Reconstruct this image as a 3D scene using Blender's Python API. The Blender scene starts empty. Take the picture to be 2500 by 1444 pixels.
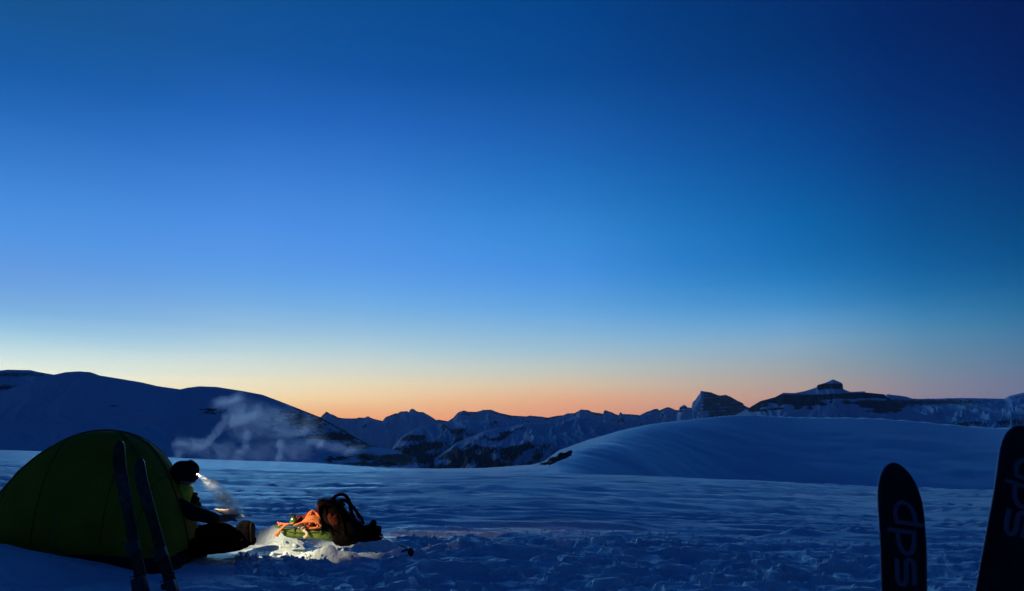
import bpy, bmesh, math, random
import numpy as np
from mathutils import Vector, Matrix, Euler

random.seed(7)
S = bpy.context.scene
C = S.collection
PI = math.pi

# ------------------------------------------------------------------ camera
F = 1870.0                      # focal length in pixels of a 2500 px wide frame
CAMZ = 0.85
PITCH = math.atan(408 / F)
cam = bpy.data.cameras.new('camera')
cam.sensor_width = 36
cam.lens = 36 * F / 2500
cam.clip_start = 0.05
cam.clip_end = 120000
cam.dof.use_dof = True
cam.dof.focus_distance = 9
cam.dof.aperture_fstop = 7.5
camo = bpy.data.objects.new('camera', cam)
camo.location = (0, 0, CAMZ)
camo.rotation_euler = (PI / 2 + PITCH, 0, 0)
C.objects.link(camo)
S.camera = camo

CT, ST = math.cos(PITCH), math.sin(PITCH)


def ray(px, py):
    a = (px - 1250) / F
    b = -(py - 722) / F
    return a, CT - b * ST, ST + b * CT


def P(px, py, Y):
    """world point that the photo shows at (px, py), Y metres ahead"""
    x, y, z = ray(px, py)
    k = Y / y
    return Vector((x * k, Y, CAMZ + z * k))


def ae(px, py):
    x, y, z = ray(px, py)
    return math.atan2(x, y), z / math.hypot(x, y)


def proj(X, Y, Z):
    dz = Z - CAMZ
    w = Y * CT + dz * ST
    w = np.where(w < 1e-3, 1e-3, w)
    u = -Y * ST + dz * CT
    return 1250 + F * X / w, 722 - F * u / w


# ------------------------------------------------------------------ render look
S.view_settings.view_transform = 'Standard'
S.view_settings.look = 'None'
S.view_settings.exposure = 0.0
S.view_settings.gamma = 1
S.view_settings.use_curve_mapping = False
S.cycles.max_bounces = 5
S.cycles.diffuse_bounces = 3
S.cycles.glossy_bounces = 2
S.cycles.volume_bounces = 1
S.cycles.transparent_max_bounces = 8
S.cycles.volume_step_rate = 1.0
S.cycles.volume_max_steps = 128
S.cycles.use_denoising = True


def lin(c):
    return tuple(((v / 255) / 12.92 if v / 255 <= .04045 else ((v / 255 + .055) / 1.055) ** 2.4) for v in c)


# ------------------------------------------------------------------ twilight sky (dawn glow at azimuth AZ0)
AZ0 = ae(350, 950)[0]
SKY_Y = {
    30: [(0, 22, 82, 142), (170, 20, 90, 165), (300, 40, 108, 190), (430, 62, 130, 210), (520, 72, 145, 225),
         (650, 98, 152, 224), (750, 118, 172, 224), (820, 160, 206, 228), (880, 218, 238, 232), (905, 238, 247, 230),
         (960, 253, 244, 205), (1020, 255, 205, 135), (1120, 240, 150, 95)],
    730: [(0, 12, 78, 146), (170, 20, 85, 165), (300, 38, 105, 195), (430, 62, 128, 215), (560, 80, 145, 230),
          (650, 92, 155, 232), (720, 108, 172, 230), (790, 146, 190, 224), (850, 184, 212, 220), (905, 224, 226, 208),
          (958, 250, 230, 178), (1000, 254, 198, 126), (1020, 250, 172, 105), (1120, 225, 130, 90)],
    1330: [(0, 2, 68, 138), (170, 8, 74, 148), (300, 26, 92, 172), (430, 34, 113, 193), (560, 56, 139, 216),
           (650, 72, 145, 228), (720, 92, 160, 228), (790, 122, 178, 222), (860, 164, 196, 210), (925, 216, 207, 180),
           (962, 234, 184, 136), (1005, 238, 152, 108), (1120, 190, 118, 100)],
    1930: [(0, 2, 46, 108), (170, 2, 56, 122), (300, 5, 68, 142), (430, 8, 84, 156), (560, 12, 104, 174),
           (650, 24, 113, 182), (720, 50, 134, 198), (790, 100, 160, 208), (850, 140, 170, 190), (910, 160, 163, 160),
           (950, 186, 158, 143), (1000, 188, 140, 124), (1120, 140, 100, 105)],
    2450: [(0, 2, 25, 84), (170, 1, 31, 93), (300, 1, 39, 104), (430, 1, 52, 113), (560, 1, 68, 124),
           (650, 4, 79, 137), (720, 16, 96, 148), (790, 45, 115, 160), (860, 75, 120, 155), (910, 90, 119, 150),
           (960, 102, 112, 144), (1120, 80, 85, 125)],
}
HAZE = 1.8e-5
HAZE_TOP = 1500.0
ZENITH = (2, 40, 100)
BACK_SKY = [(16, 30, 68), (8, 28, 70), (1, 20, 62), (0, 15, 56), (4, 46, 106)]
wd = bpy.data.worlds.new('World')
S.world = wd
wd.use_nodes = True
nt = wd.node_tree
nt.nodes.clear()


def N(tree, typ, **kw):
    n = tree.nodes.new(typ)
    for k, v in kw.items():
        setattr(n, k, v)
    return n


def math_node(tree, op, a, b=None, c=None, clamp=False):
    n = N(tree, 'ShaderNodeMath', operation=op, use_clamp=clamp)
    for i, v in enumerate((a, b, c)):
        if v is None:
            continue
        if isinstance(v, (int, float)):
            n.inputs[i].default_value = v
        else:
            tree.links.new(v, n.inputs[i])
    return n.outputs[0]


def build_sky():
    L = nt.links.new
    tc = N(nt, 'ShaderNodeTexCoord')
    nrm = N(nt, 'ShaderNodeVectorMath', operation='NORMALIZE')
    L(tc.outputs['Generated'], nrm.inputs[0])
    sep = N(nt, 'ShaderNodeSeparateXYZ')
    L(nrm.outputs[0], sep.inputs[0])
    el = math_node(nt, 'ARCSINE', sep.outputs[2])
    h2 = math_node(nt, 'SQRT', math_node(nt, 'ADD', math_node(nt, 'MULTIPLY', sep.outputs[0], sep.outputs[0]),
                                         math_node(nt, 'MULTIPLY', sep.outputs[1], sep.outputs[1])))
    h2 = math_node(nt, 'MAXIMUM', h2, 1e-4)
    # signed azimuth from the glow, -pi..pi
    x_ = math_node(nt, 'SUBTRACT', math_node(nt, 'MULTIPLY', sep.outputs[0], math.cos(AZ0)), math_node(nt, 'MULTIPLY', sep.outputs[1], math.sin(AZ0)))
    y_ = math_node(nt, 'ADD', math_node(nt, 'MULTIPLY', sep.outputs[0], math.sin(AZ0)), math_node(nt, 'MULTIPLY', sep.outputs[1], math.cos(AZ0)))
    dist = math_node(nt, 'ARCTAN2', x_, y_)
    # faint horizontal streaks low in the glow
    mp = N(nt, 'ShaderNodeMapping')
    mp.inputs['Scale'].default_value = (2.2, 2.2, 60)
    L(nrm.outputs[0], mp.inputs[0])
    nz = N(nt, 'ShaderNodeTexNoise')
    nz.inputs['Scale'].default_value = 1.6
    nz.inputs['Detail'].default_value = 3
    L(mp.outputs[0], nz.inputs[0])
    el = math_node(nt, 'ADD', el, math_node(nt, 'MULTIPLY', math_node(nt, 'SUBTRACT', nz.outputs[0], 0.5), 0.008))
    EMAX = PI / 2
    t = math_node(nt, 'SQRT', math_node(nt, 'DIVIDE', math_node(nt, 'MAXIMUM', el, 0.0), EMAX))
    # the photographed columns, resampled to common elevations and blended smoothly round the compass
    TT = np.linspace(0, 1, 241)
    zen = np.array(lin(ZENITH))
    tab = {}
    for x, rows in SKY_Y.items():
        ts, cs = [], []
        for (y, *c) in rows:
            ts.append(math.sqrt(max(0, math.atan(ae(x, y)[1])) / EMAX))
            cs.append(np.array(c) / 255.0)
        zs = np.array(ZENITH) / 255.0
        ts.append(1.0)
        cs.append(zs)
        o_ = np.argsort(ts)
        ts, cs = np.array(ts)[o_], np.array(cs)[o_]
        col = np.stack([np.interp(TT, ts, cs[:, k]) for k in range(3)], -1)
        ker = np.exp(-np.linspace(-2, 2, 9) ** 2)
        ker /= ker.sum()
        pad = np.pad(col, ((4, 4), (0, 0)), mode='edge')
        col = np.stack([np.convolve(pad[:, k], ker, 'valid') for k in range(3)], -1)
        # the sky seen through the cold air near the horizon is dimmed by it: give it back
        eh = TT ** 2 * EMAX
        path = np.minimum(HAZE_TOP / np.maximum(np.sin(eh), 1e-3), 21500)
        gain = np.exp(HAZE * path * .72)[:, None]
        lc = np.where(col <= .04045, col / 12.92, ((col + .055) / 1.055) ** 2.4) * gain
        tab[x] = np.where(lc <= .0031308, lc * 12.92, 1.055 * lc ** (1 / 2.4) - .055)
    bt = [0.0, .25, .45, .62, 1.0]
    bc = np.array(BACK_SKY) / 255.0
    back = np.stack([np.interp(TT, bt, bc[:, k]) for k in range(3)], -1)
    D = lambda x: ae(x, 600)[0] - AZ0
    keys = [(-PI, back), (math.radians(-118), back), (math.radians(-78), .5 * back + .5 * tab[2450]), (math.radians(-58), tab[2450]), (math.radians(-42), tab[1930]),
            (math.radians(-25), .5 * tab[1330] + .5 * tab[30]), (D(30), tab[30]), (D(730), tab[730]), (D(1330), tab[1330]), (D(1930), tab[1930]), (D(2450), tab[2450]),
            (math.radians(78), .5 * back + .5 * tab[2450]), (math.radians(118), back), (PI, back)]
    ka = np.array([k[0] for k in keys])
    kt = np.stack([k[1] for k in keys])
    fine = np.linspace(-PI, PI, 721)
    idx = np.clip(np.searchsorted(ka, fine) - 1, 0, len(ka) - 2)
    w = ((fine - ka[idx]) / (ka[idx + 1] - ka[idx]))[:, None, None]
    ft = kt[idx] * (1 - w) + kt[idx + 1] * w
    g = np.exp(-(np.linspace(-2.2, 2.2, 21)) ** 2)
    g /= g.sum()
    ftp = np.concatenate([ft[-11:-1], ft, ft[1:11]])
    ft = sum(g[k] * ftp[k:k + len(ft)] for k in range(21))
    stops_t = np.array([0, .08, .14, .19, .225, .25, .275, .30, .325, .35, .375, .40, .43, .46, .49, .52, .56, .60, .66, .74, .86, 1.0])
    azs = [-180, -118, -90, -70, -58, -48, -38, -28, -18, -10, -2, 6, 14, 22, 30, 38, 46, 54, 62, 72, 90, 118, 180]
    cur, pd = None, None
    for a_ in azs:
        d = math.radians(a_)
        col = ft[int(round((a_ + 180) * 2))]
        r = N(nt, 'ShaderNodeValToRGB')
        e0 = r.color_ramp.elements
        for k, p in enumerate(stops_t):
            c = [float(np.interp(p, TT, col[:, q])) for q in range(3)]
            c = lin([v * 255 for v in c])
            if k < 2:
                e0[k].position = p
                e0[k].color = (*c, 1)
            else:
                e0.new(p).color = (*c, 1)
        L(t, r.inputs[0])
        if cur is None:
            cur = r.outputs[0]
        else:
            mr = N(nt, 'ShaderNodeMapRange')
            mr.inputs[1].default_value = pd
            mr.inputs[2].default_value = d
            L(dist, mr.inputs[0])
            mx = N(nt, 'ShaderNodeMix', data_type='RGBA')
            L(mr.outputs[0], mx.inputs[0])
            L(cur, mx.inputs[6])
            L(r.outputs[0], mx.inputs[7])
            cur = mx.outputs[2]
        pd = d
    bg = N(nt, 'ShaderNodeBackground')
    L(cur, bg.inputs[0])
    bg.inputs[1].default_value = 1.0
    out = N(nt, 'ShaderNodeOutputWorld')
    L(bg.outputs[0], out.inputs[0])


build_sky()

# the brightest part of the dawn glow, as one very wide, weak sun low over the left hill
sl = bpy.data.lights.new('dawn_sun', 'SUN')
sl.energy = 0.55
sl.angle = math.radians(24)
sl.color = (.20, .62, 1.0)
so = bpy.data.objects.new('dawn_sun', sl)
_az, _el = math.radians(-20), math.radians(8.5)
_d = Vector((math.sin(_az) * math.cos(_el), math.cos(_az) * math.cos(_el), math.sin(_el)))
so.rotation_euler = _d.to_track_quat('Z', 'Y').to_euler()
so.location = _d * 50
C.objects.link(so)

# ------------------------------------------------------------------ numpy noise
_rng = np.random.RandomState(11)
_perm = _rng.permutation(512)
_perm = np.concatenate([_perm, _perm, _perm])
_ga = _rng.rand(512) * 2 * PI
_gx, _gy = np.cos(_ga), np.sin(_ga)


def perlin(x, y, seed=0):
    x = x + seed * 37.17
    y = y + seed * 91.73
    xi = np.floor(x).astype(np.int64)
    yi = np.floor(y).astype(np.int64)
    xf, yf = x - xi, y - yi
    u = xf * xf * xf * (xf * (xf * 6 - 15) + 10)
    v = yf * yf * yf * (yf * (yf * 6 - 15) + 10)

    def g(ix, iy, dx, dy):
        h = _perm[(_perm[ix & 511] + (iy & 511))] & 511
        return _gx[h] * dx + _gy[h] * dy
    a = g(xi, yi, xf, yf)
    b = g(xi + 1, yi, xf - 1, yf)
    c = g(xi, yi + 1, xf, yf - 1)
    d = g(xi + 1, yi + 1, xf - 1, yf - 1)
    return 1.5 * ((a + (b - a) * u) + ((c + (d - c) * u) - (a + (b - a) * u)) * v)


def fbm(x, y, o=4, seed=0, gain=.5, lac=2.03):
    s, a = 0, 1
    for i in range(o):
        s = s + a * perlin(x, y, seed + i * 3)
        x, y, a = x * lac, y * lac, a * gain
    return s


def ridged(x, y, o=4, seed=0, gain=.5):
    s, a = 0, 1
    for i in range(o):
        s = s + a * (1 - 2 * np.abs(perlin(x, y, seed + i * 5)))
        x, y, a = x * 2.07, y * 2.07, a * gain
    return s


def sstep(a, b, x):
    t = np.clip((x - a) / (b - a), 0, 1)
    return t * t * (3 - 2 * t)


# ------------------------------------------------------------------ object helpers
def mesh_np(name, co, quads, mat, smooth=True, attrs=None, parent=None):
    me = bpy.data.meshes.new(name)
    nv, nf = len(co), len(quads)
    me.vertices.add(nv)
    me.vertices.foreach_set('co', np.asarray(co, dtype=np.float32).ravel())
    me.loops.add(nf * 4)
    me.loops.foreach_set('vertex_index', np.asarray(quads, dtype=np.int32).ravel())
    me.polygons.add(nf)
    me.polygons.foreach_set('loop_start', np.arange(0, nf * 4, 4, dtype=np.int32))
    me.polygons.foreach_set('loop_total', np.full(nf, 4, dtype=np.int32))
    me.polygons.foreach_set('use_smooth', np.full(nf, smooth))
    me.update()
    me.validate()
    for k, v in (attrs or {}).items():
        at = me.attributes.new(k, 'FLOAT', 'POINT')
        at.data.foreach_set('value', np.asarray(v, dtype=np.float32).ravel())
    me.materials.append(mat)
    o = bpy.data.objects.new(name, me)
    C.objects.link(o)
    o.parent = parent
    return o


def grid_quads(nr, nc, wrap=False):
    i = np.arange(nr - 1)[:, None]
    j = np.arange(nc if wrap else nc - 1)[None, :]
    j2 = (j + 1) % nc
    a = i * nc + j
    b = i * nc + j2
    c = (i + 1) * nc + j2
    d = (i + 1) * nc + j
    return np.stack([a, b, c, d], -1).reshape(-1, 4)


def thing(name, label, cat, loc=(0, 0, 0), group=None):
    o = bpy.data.objects.new(name, None)
    o.empty_display_size = .05
    C.objects.link(o)
    o.location = loc
    tag(o, label, cat, group)
    return o


def tag(o, label=None, cat=None, group=None, kind=None):
    if label:
        o['label'] = label
    if cat:
        o['category'] = cat
    if group:
        o['group'] = group
    if kind:
        o['kind'] = kind
    return o


def link_bm(name, bm, mat, parent=None, smooth=True, sub=0):
    me = bpy.data.meshes.new(name)
    bmesh.ops.recalc_face_normals(bm, faces=bm.faces)
    bm.to_mesh(me)
    bm.free()
    for p in me.polygons:
        p.use_smooth = smooth
    me.materials.append(mat)
    o = bpy.data.objects.new(name, me)
    C.objects.link(o)
    if parent:
        o.parent = parent
        o.matrix_parent_inverse = Matrix.Translation(parent.location).inverted() if parent.parent is None else (
            Matrix.Translation(parent.parent.location if parent.parent else (0, 0, 0)).inverted() @ Matrix.Identity(4))
        # every part's mesh is written in world coordinates
        if parent.parent is not None:
            o.matrix_parent_inverse = Matrix.Identity(4)
    if sub:
        m = o.modifiers.new('subsurf', 'SUBSURF')
        m.levels = m.render_levels = sub
    return o


def ring_loft(bm, rings, cap=True, closed=True):
    vs = [[bm.verts.new(p) for p in r] for r in rings]
    n = len(vs[0])
    for a, b in zip(vs, vs[1:]):
        for k in range(n if closed else n - 1):
            bm.faces.new((a[k], a[(k + 1) % n], b[(k + 1) % n], b[k]))
    if cap and closed:
        bm.faces.new(vs[0][::-1])
        bm.faces.new(vs[-1])
    return vs


def tube(bm, pts, rad, n=8, flat=1.0, up=Vector((0, 1, 0))):
    pts = [Vector(p) for p in pts]
    rings = []
    for i, p in enumerate(pts):
        t = (pts[min(i + 1, len(pts) - 1)] - pts[max(i - 1, 0)]).normalized()
        s = t.cross(up)
        if s.length < .05:
            s = t.cross(Vector((1, 0, 0)))
        s.normalize()
        w = s.cross(t).normalized()
        r = rad[i] if isinstance(rad, (list, tuple)) else rad
        rings.append([p + s * (r * math.cos(2 * PI * k / n)) + w * (r * flat * math.sin(2 * PI * k / n)) for k in range(n)])
    ring_loft(bm, rings)


def curve_pts(pts, per=6):
    """Catmull-Rom through the points"""
    pts = [Vector(p) for p in pts]
    q = [pts[0] * 2 - pts[1]] + pts + [pts[-1] * 2 - pts[-2]]
    out = []
    for i in range(1, len(q) - 2):
        a, b, c, d = q[i - 1:i + 3]
        for k in range(per):
            t = k / per
            out.append(.5 * ((2 * b) + (c - a) * t + (2 * a - 5 * b + 4 * c - d) * t * t + (-a + 3 * b - 3 * c + d) * t ** 3))
    out.append(pts[-1])
    return out


def smooth_loop(pts, per=5):
    n = len(pts)
    out = []
    for i in range(n):
        a, b, c, d = (Vector(pts[(i + k) % n]) for k in (-1, 0, 1, 2))
        for k in range(per):
            t = k / per
            out.append(.5 * ((2 * b) + (c - a) * t + (2 * a - 5 * b + 4 * c - d) * t * t + (-a + 3 * b - 3 * c + d) * t ** 3))
    return out


def puffy(bm, outline, Y, T, n=9, e=.55, lump=.0, seed=1, per=4):
    """a cushion-like body: outline in photo pixels at distance Y, T metres deep"""
    pts = smooth_loop([P(x, y, Y) for x, y in outline], per)
    c = sum(pts, Vector()) / len(pts)
    rings = []
    rs = random.Random(seed)
    ph = [rs.uniform(0, 6.28) for _ in range(6)]
    for i in range(n + 1):
        a = -PI / 2 + PI * i / n
        a = max(-PI / 2 + .12, min(PI / 2 - .12, a))
        s = math.cos(a) ** e
        yy = math.sin(a) * T / 2
        ring = []
        for k, p in enumerate(pts):
            w = 1 + lump * (math.sin(k * .9 + ph[0] + i * 1.3) + .7 * math.sin(k * 2.3 + ph[1] - i * 2.1) + .5 * math.sin(k * 4.1 + ph[2] + i * 3.3))
            q = c + (p - c) * s * w
            q.y += yy + lump * .1 * math.sin(k * 1.7 + ph[3])
            ring.append(q)
        rings.append(ring)
    ring_loft(bm, rings)


def box(bm, c, sx, sy, sz, rot=None, bevel=0.0):
    r = bmesh.ops.create_cube(bm, size=1)
    vs = r['verts']
    bmesh.ops.scale(bm, vec=(sx, sy, sz), verts=vs)
    if bevel:
        es = list({e for v in vs for e in v.link_edges})
        b = bmesh.ops.bevel(bm, geom=es, offset=bevel, segments=2, affect='EDGES', profile=.5)
        vs = list({v for f in b['faces'] for v in f.verts} | {v for v in vs if v.is_valid})
    if rot is not None:
        bmesh.ops.rotate(bm, verts=vs, cent=(0, 0, 0), matrix=rot)
    bmesh.ops.translate(bm, vec=c, verts=vs)


# ------------------------------------------------------------------ materials
def mat(name, col, rough=.6, spec=.3, noise=.0, nscale=30, bump=0, bscale=80, metallic=0, emit=None, estr=0, coat=0, col2=None):
    m = bpy.data.materials.new(name)
    m.use_nodes = True
    t = m.node_tree
    b = t.nodes['Principled BSDF']
    b.inputs['Base Color'].default_value = (*col, 1)
    b.inputs['Roughness'].default_value = rough
    b.inputs['Specular IOR Level'].default_value = spec
    b.inputs['Metallic'].default_value = metallic
    b.inputs['Coat Weight'].default_value = coat
    tc = N(t, 'ShaderNodeTexCoord')
    if noise or col2:
        nz = N(t, 'ShaderNodeTexNoise')
        nz.inputs['Scale'].default_value = nscale
        nz.inputs['Detail'].default_value = 4
        t.links.new(tc.outputs['Object'], nz.inputs[0])
        mx = N(t, 'ShaderNodeMix', data_type='RGBA')
        rr = N(t, 'ShaderNodeMapRange')
        rr.inputs[1].default_value = .35
        rr.inputs[2].default_value = .65
        t.links.new(nz.outputs[0], rr.inputs[0])
        t.links.new(rr.outputs[0], mx.inputs[0])
        mx.inputs[6].default_value = (*[c * (1 - noise) for c in col], 1)
        mx.inputs[7].default_value = (*(col2 or [min(1, c * (1 + noise)) for c in col]), 1)
        t.links.new(mx.outputs[2], b.inputs['Base Color'])
    if bump:
        nb = N(t, 'ShaderNodeTexNoise')
        nb.inputs['Scale'].default_value = bscale
        nb.inputs['Detail'].default_value = 5
        t.links.new(tc.outputs['Object'], nb.inputs[0])
        bp = N(t, 'ShaderNodeBump')
        bp.inputs['Strength'].default_value = bump
        bp.inputs['Distance'].default_value = .02
        t.links.new(nb.outputs[0], bp.inputs['Height'])
        t.links.new(bp.outputs[0], b.inputs['Normal'])
    if emit:
        b.inputs['Emission Color'].default_value = (*emit, 1)
        b.inputs['Emission Strength'].default_value = estr
    return m


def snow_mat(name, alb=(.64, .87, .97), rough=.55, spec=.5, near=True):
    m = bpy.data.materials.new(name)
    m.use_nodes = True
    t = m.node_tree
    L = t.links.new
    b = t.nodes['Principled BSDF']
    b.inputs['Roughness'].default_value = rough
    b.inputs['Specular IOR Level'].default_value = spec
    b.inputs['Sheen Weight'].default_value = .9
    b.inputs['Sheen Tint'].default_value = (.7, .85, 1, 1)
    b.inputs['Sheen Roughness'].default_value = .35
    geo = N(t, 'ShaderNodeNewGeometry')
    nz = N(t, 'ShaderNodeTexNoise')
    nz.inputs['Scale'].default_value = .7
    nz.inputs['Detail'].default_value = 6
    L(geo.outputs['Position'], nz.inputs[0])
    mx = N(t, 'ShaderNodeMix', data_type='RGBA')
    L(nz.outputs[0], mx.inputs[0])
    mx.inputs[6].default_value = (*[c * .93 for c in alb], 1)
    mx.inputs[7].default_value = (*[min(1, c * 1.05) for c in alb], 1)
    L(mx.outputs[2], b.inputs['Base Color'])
    last = None
    if near:
        for sc, st, ds in ((9, .8, .03), (45, .9, .008)):
            nb = N(t, 'ShaderNodeTexNoise')
            nb.inputs['Scale'].default_value = sc
            nb.inputs['Detail'].default_value = 5
            L(geo.outputs['Position'], nb.inputs[0])
            bp = N(t, 'ShaderNodeBump')
            bp.inputs['Strength'].default_value = st
            bp.inputs['Distance'].default_value = ds
            L(nb.outputs[0], bp.inputs['Height'])
            if last:
                L(last, bp.inputs['Normal'])
            last = bp.outputs[0]
        L(last, b.inputs['Normal'])
    return m


def rocky_mat(name, scale, snow=(.64, .80, .90), rock=(.055, .055, .06), strata=0.0, thr=.5, sharp=.06):
    """snow with rock showing where the mesh attribute 'rock' says so, broken up by noise"""
    m = bpy.data.materials.new(name)
    m.use_nodes = True
    t = m.node_tree
    L = t.links.new
    b = t.nodes['Principled BSDF']
    b.inputs['Roughness'].default_value = .9
    b.inputs['Specular IOR Level'].default_value = .03
    at = N(t, 'ShaderNodeAttribute', attribute_name='rock')
    geo = N(t, 'ShaderNodeNewGeometry')
    mp = N(t, 'ShaderNodeMapping')
    mp.inputs['Scale'].default_value = (scale, scale, scale * (1 + 4 * strata))
    L(geo.outputs['Position'], mp.inputs[0])
    nz = N(t, 'ShaderNodeTexNoise')
    nz.inputs['Scale'].default_value = 1
    nz.inputs['Detail'].default_value = 8
    nz.inputs['Roughness'].default_value = .65
    L(mp.outputs[0], nz.inputs[0])
    s = math_node(t, 'ADD', at.outputs['Fac'], math_node(t, 'MULTIPLY', math_node(t, 'SUBTRACT', nz.outputs[0], .5), 1.3))
    mr = N(t, 'ShaderNodeMapRange', interpolation_type='SMOOTHSTEP')
    mr.inputs[1].default_value = thr - sharp
    mr.inputs[2].default_value = thr + sharp
    L(s, mr.inputs[0])
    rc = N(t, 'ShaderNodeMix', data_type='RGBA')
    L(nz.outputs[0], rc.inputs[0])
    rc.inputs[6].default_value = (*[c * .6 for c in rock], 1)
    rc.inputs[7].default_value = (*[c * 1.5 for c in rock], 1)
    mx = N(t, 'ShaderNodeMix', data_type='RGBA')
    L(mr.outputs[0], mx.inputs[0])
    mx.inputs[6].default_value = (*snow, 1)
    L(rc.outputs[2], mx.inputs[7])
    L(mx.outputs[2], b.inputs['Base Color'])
    return m


# ------------------------------------------------------------------ snowfield (one sheet from under the camera to the horizon)
def lut(pts):
    a = np.array([ae(x, y) for x, y in pts])
    i = np.argsort(a[:, 0], kind='stable')
    return a[i, 0], a[i, 1]


def smooth_lut(l, w):
    a, t = l
    f = np.linspace(a[0], a[-1], 1600)
    v = np.interp(f, a, t)
    n = max(3, int(w / (f[1] - f[0])) | 1)
    g = np.exp(-np.linspace(-2, 2, n) ** 2)
    g /= g.sum()
    return f, np.convolve(np.pad(v, n // 2, mode='edge'), g, 'valid')


LIP = lut([(-150, 1130), (0, 1134), (350, 1145), (700, 1155), (1250, 1158), (1700, 1173), (2150, 1195), (2500, 1203), (2700, 1206)])
CREST = lut([(-300, 1094), (0, 1099), (250, 1107), (480, 1120), (700, 1128), (791, 1132), (868, 1138.5), (940, 1143), (1060, 1145),
             (1180, 1143.5), (1300, 1136), (1330, 1127), (1362, 1101), (1432, 1075), (1510, 1052), (1583, 1036), (1650, 1028), (1718, 1021),
             (1770, 1015), (1827, 1007), (1860, 1014), (1900, 1018), (2000, 1019), (2100, 1019), (2170, 1022), (2250, 1030), (2330, 1037), (2400, 1045), (2500, 1046), (2800, 1046)])
RC = (np.array([-3.2, -.9, -.55, -.1, .05, .3, .6, 1.2, 3.2]), np.array([900, 900, 950, 800, 800, 1500, 1700, 1700, 1200.]))
LIP = smooth_lut(LIP, .25)
RCS = smooth_lut(RC, .35)
_c0, _c1 = smooth_lut(CREST, .012), smooth_lut(CREST, .14)
_w = sstep(ae(1500, 1050)[0], ae(1700, 1030)[0], _c0[0])
CREST = (_c0[0], _c0[1] * (1 - _w) + _c1[1] * _w)
RLIP = 150.0

TRACK_A, TRACK_B = P(1690, 1290, 11.0), P(2480, 1253, 16.0)


def gauss(X, Y, cx, cy, sx, sy, h):
    return h * np.exp(-((X - cx) / sx) ** 2 - ((Y - cy) / sy) ** 2)


def ground_base(X, Y):
    r = np.hypot(X, Y)
    az = np.arctan2(X, Y)
    azc = np.clip(az, -.75, .75)
    tl = np.interp(azc, *LIP)
    w = 1 - .7 * sstep(.8, 2.4, np.abs(az))
    zl = (CAMZ + RLIP * tl) * w
    tl2 = (zl - CAMZ) / RLIP
    tc = np.interp(azc, *CREST)
    Rc = np.interp(az, *RCS)
    z1 = zl * (r / RLIP)
    r0 = np.maximum(235.0, Rc * np.interp(azc, [-.5, -.1, .1, .3], [.5, .5, .60, .66]))
    z0 = CAMZ + r0 * (tl2 - .0045)
    zc = CAMZ + Rc * tc
    s = np.clip((r - r0) / (Rc - r0), 0, 1)
    wr = sstep(.12, .32, az)
    g = (.55 + .38 * wr) * s + (.45 - .38 * wr) * np.sin(s * PI / 2)
    zf = z0 + (zc - z0) * g
    q = sstep(RLIP - 5, 235.0, r)
    sag = -14 * np.clip((r - 235.0) / np.maximum(r0 - 235.0, 1), 0, 1) * (r0 > 240)
    z0b = CAMZ + 235.0 * (tl2 - .0045)
    z0 = z0 + sag * (r >= r0) 
    zf = z0 + (zc - z0) * g
    zmid = CAMZ + np.maximum(r, 235.0) * (tl2 - .0045) + sag
    zf = np.where(r < r0, zmid, zf)
    z = np.where(r < RLIP - 5, z1, z1 * (1 - q) + q * zf)
    z = np.where(r > 235.0, zf, z)
    over = np.maximum(r - Rc, 0)
    z = z - np.minimum(over * .25 + over ** 2 * .0004, 420 + zc)
    return z, r, az


def near_shape(X, Y):
    """hand-made relief of the camp: berm, tent platform, dug pit, shovelled heaps"""
    z = gauss(X, Y, -4.25, 6.05, .62, .55, .25)
    z += gauss(X, Y, -3.6, 6.2, .25, .3, .04)
    z += gauss(X, Y, -3.4, 7.1, 1.3, .7, .07)
    r = np.hypot(X, Y)
    z -= .5 * (1 - sstep(2.9, 4.3, r))
    # shovelled snow between the feet and the duffel
    for (px, py, Yd, s, h) in ((662, 1300, 8.55, .13, .13), (688, 1300, 8.45, .15, .19), (640, 1300, 8.6, .10, .10), (622, 1300, 8.5, .09, .09),
                               (650, 1300, 8.15, .22, .03), (720, 1300, 7.95, .3, .015), (806, 1300, 7.66, .075, .075), (775, 1300, 7.7, .12, .03), (840, 1300, 7.6, .2, .03),
                               (1040, 1300, 8.9, .3, .08), (1130, 1310, 8.4, .35, .07), (1480, 1285, 9.4, .25, .09)):
        q = P(px, py, Yd)
        z += gauss(X, Y, q.x, Yd, s * 1.25, s, h)
    # ridge of snow thrown up in the foreground, right of the pole
    q = P(1010, 1350, 6.6)
    z += gauss(X, Y, q.x + .15, 6.75, .5, .18, .05)
    # ski track
    ax, ay, bx, by = TRACK_A.x, TRACK_A.y, TRACK_B.x, TRACK_B.y
    dx, dy = bx - ax, by - ay
    ll = math.hypot(dx, dy)
    u = ((X - ax) * dx + (Y - ay) * dy) / ll
    v = (-(X - ax) * dy + (Y - ay) * dx) / ll
    m = sstep(-.5, .6, u) * (1 - sstep(ll - .5, ll + 2, u))
    z -= .09 * np.exp(-(v / .11) ** 2) * m
    z += .035 * np.exp(-((v + .22) / .12) ** 2) * m
    return z


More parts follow.
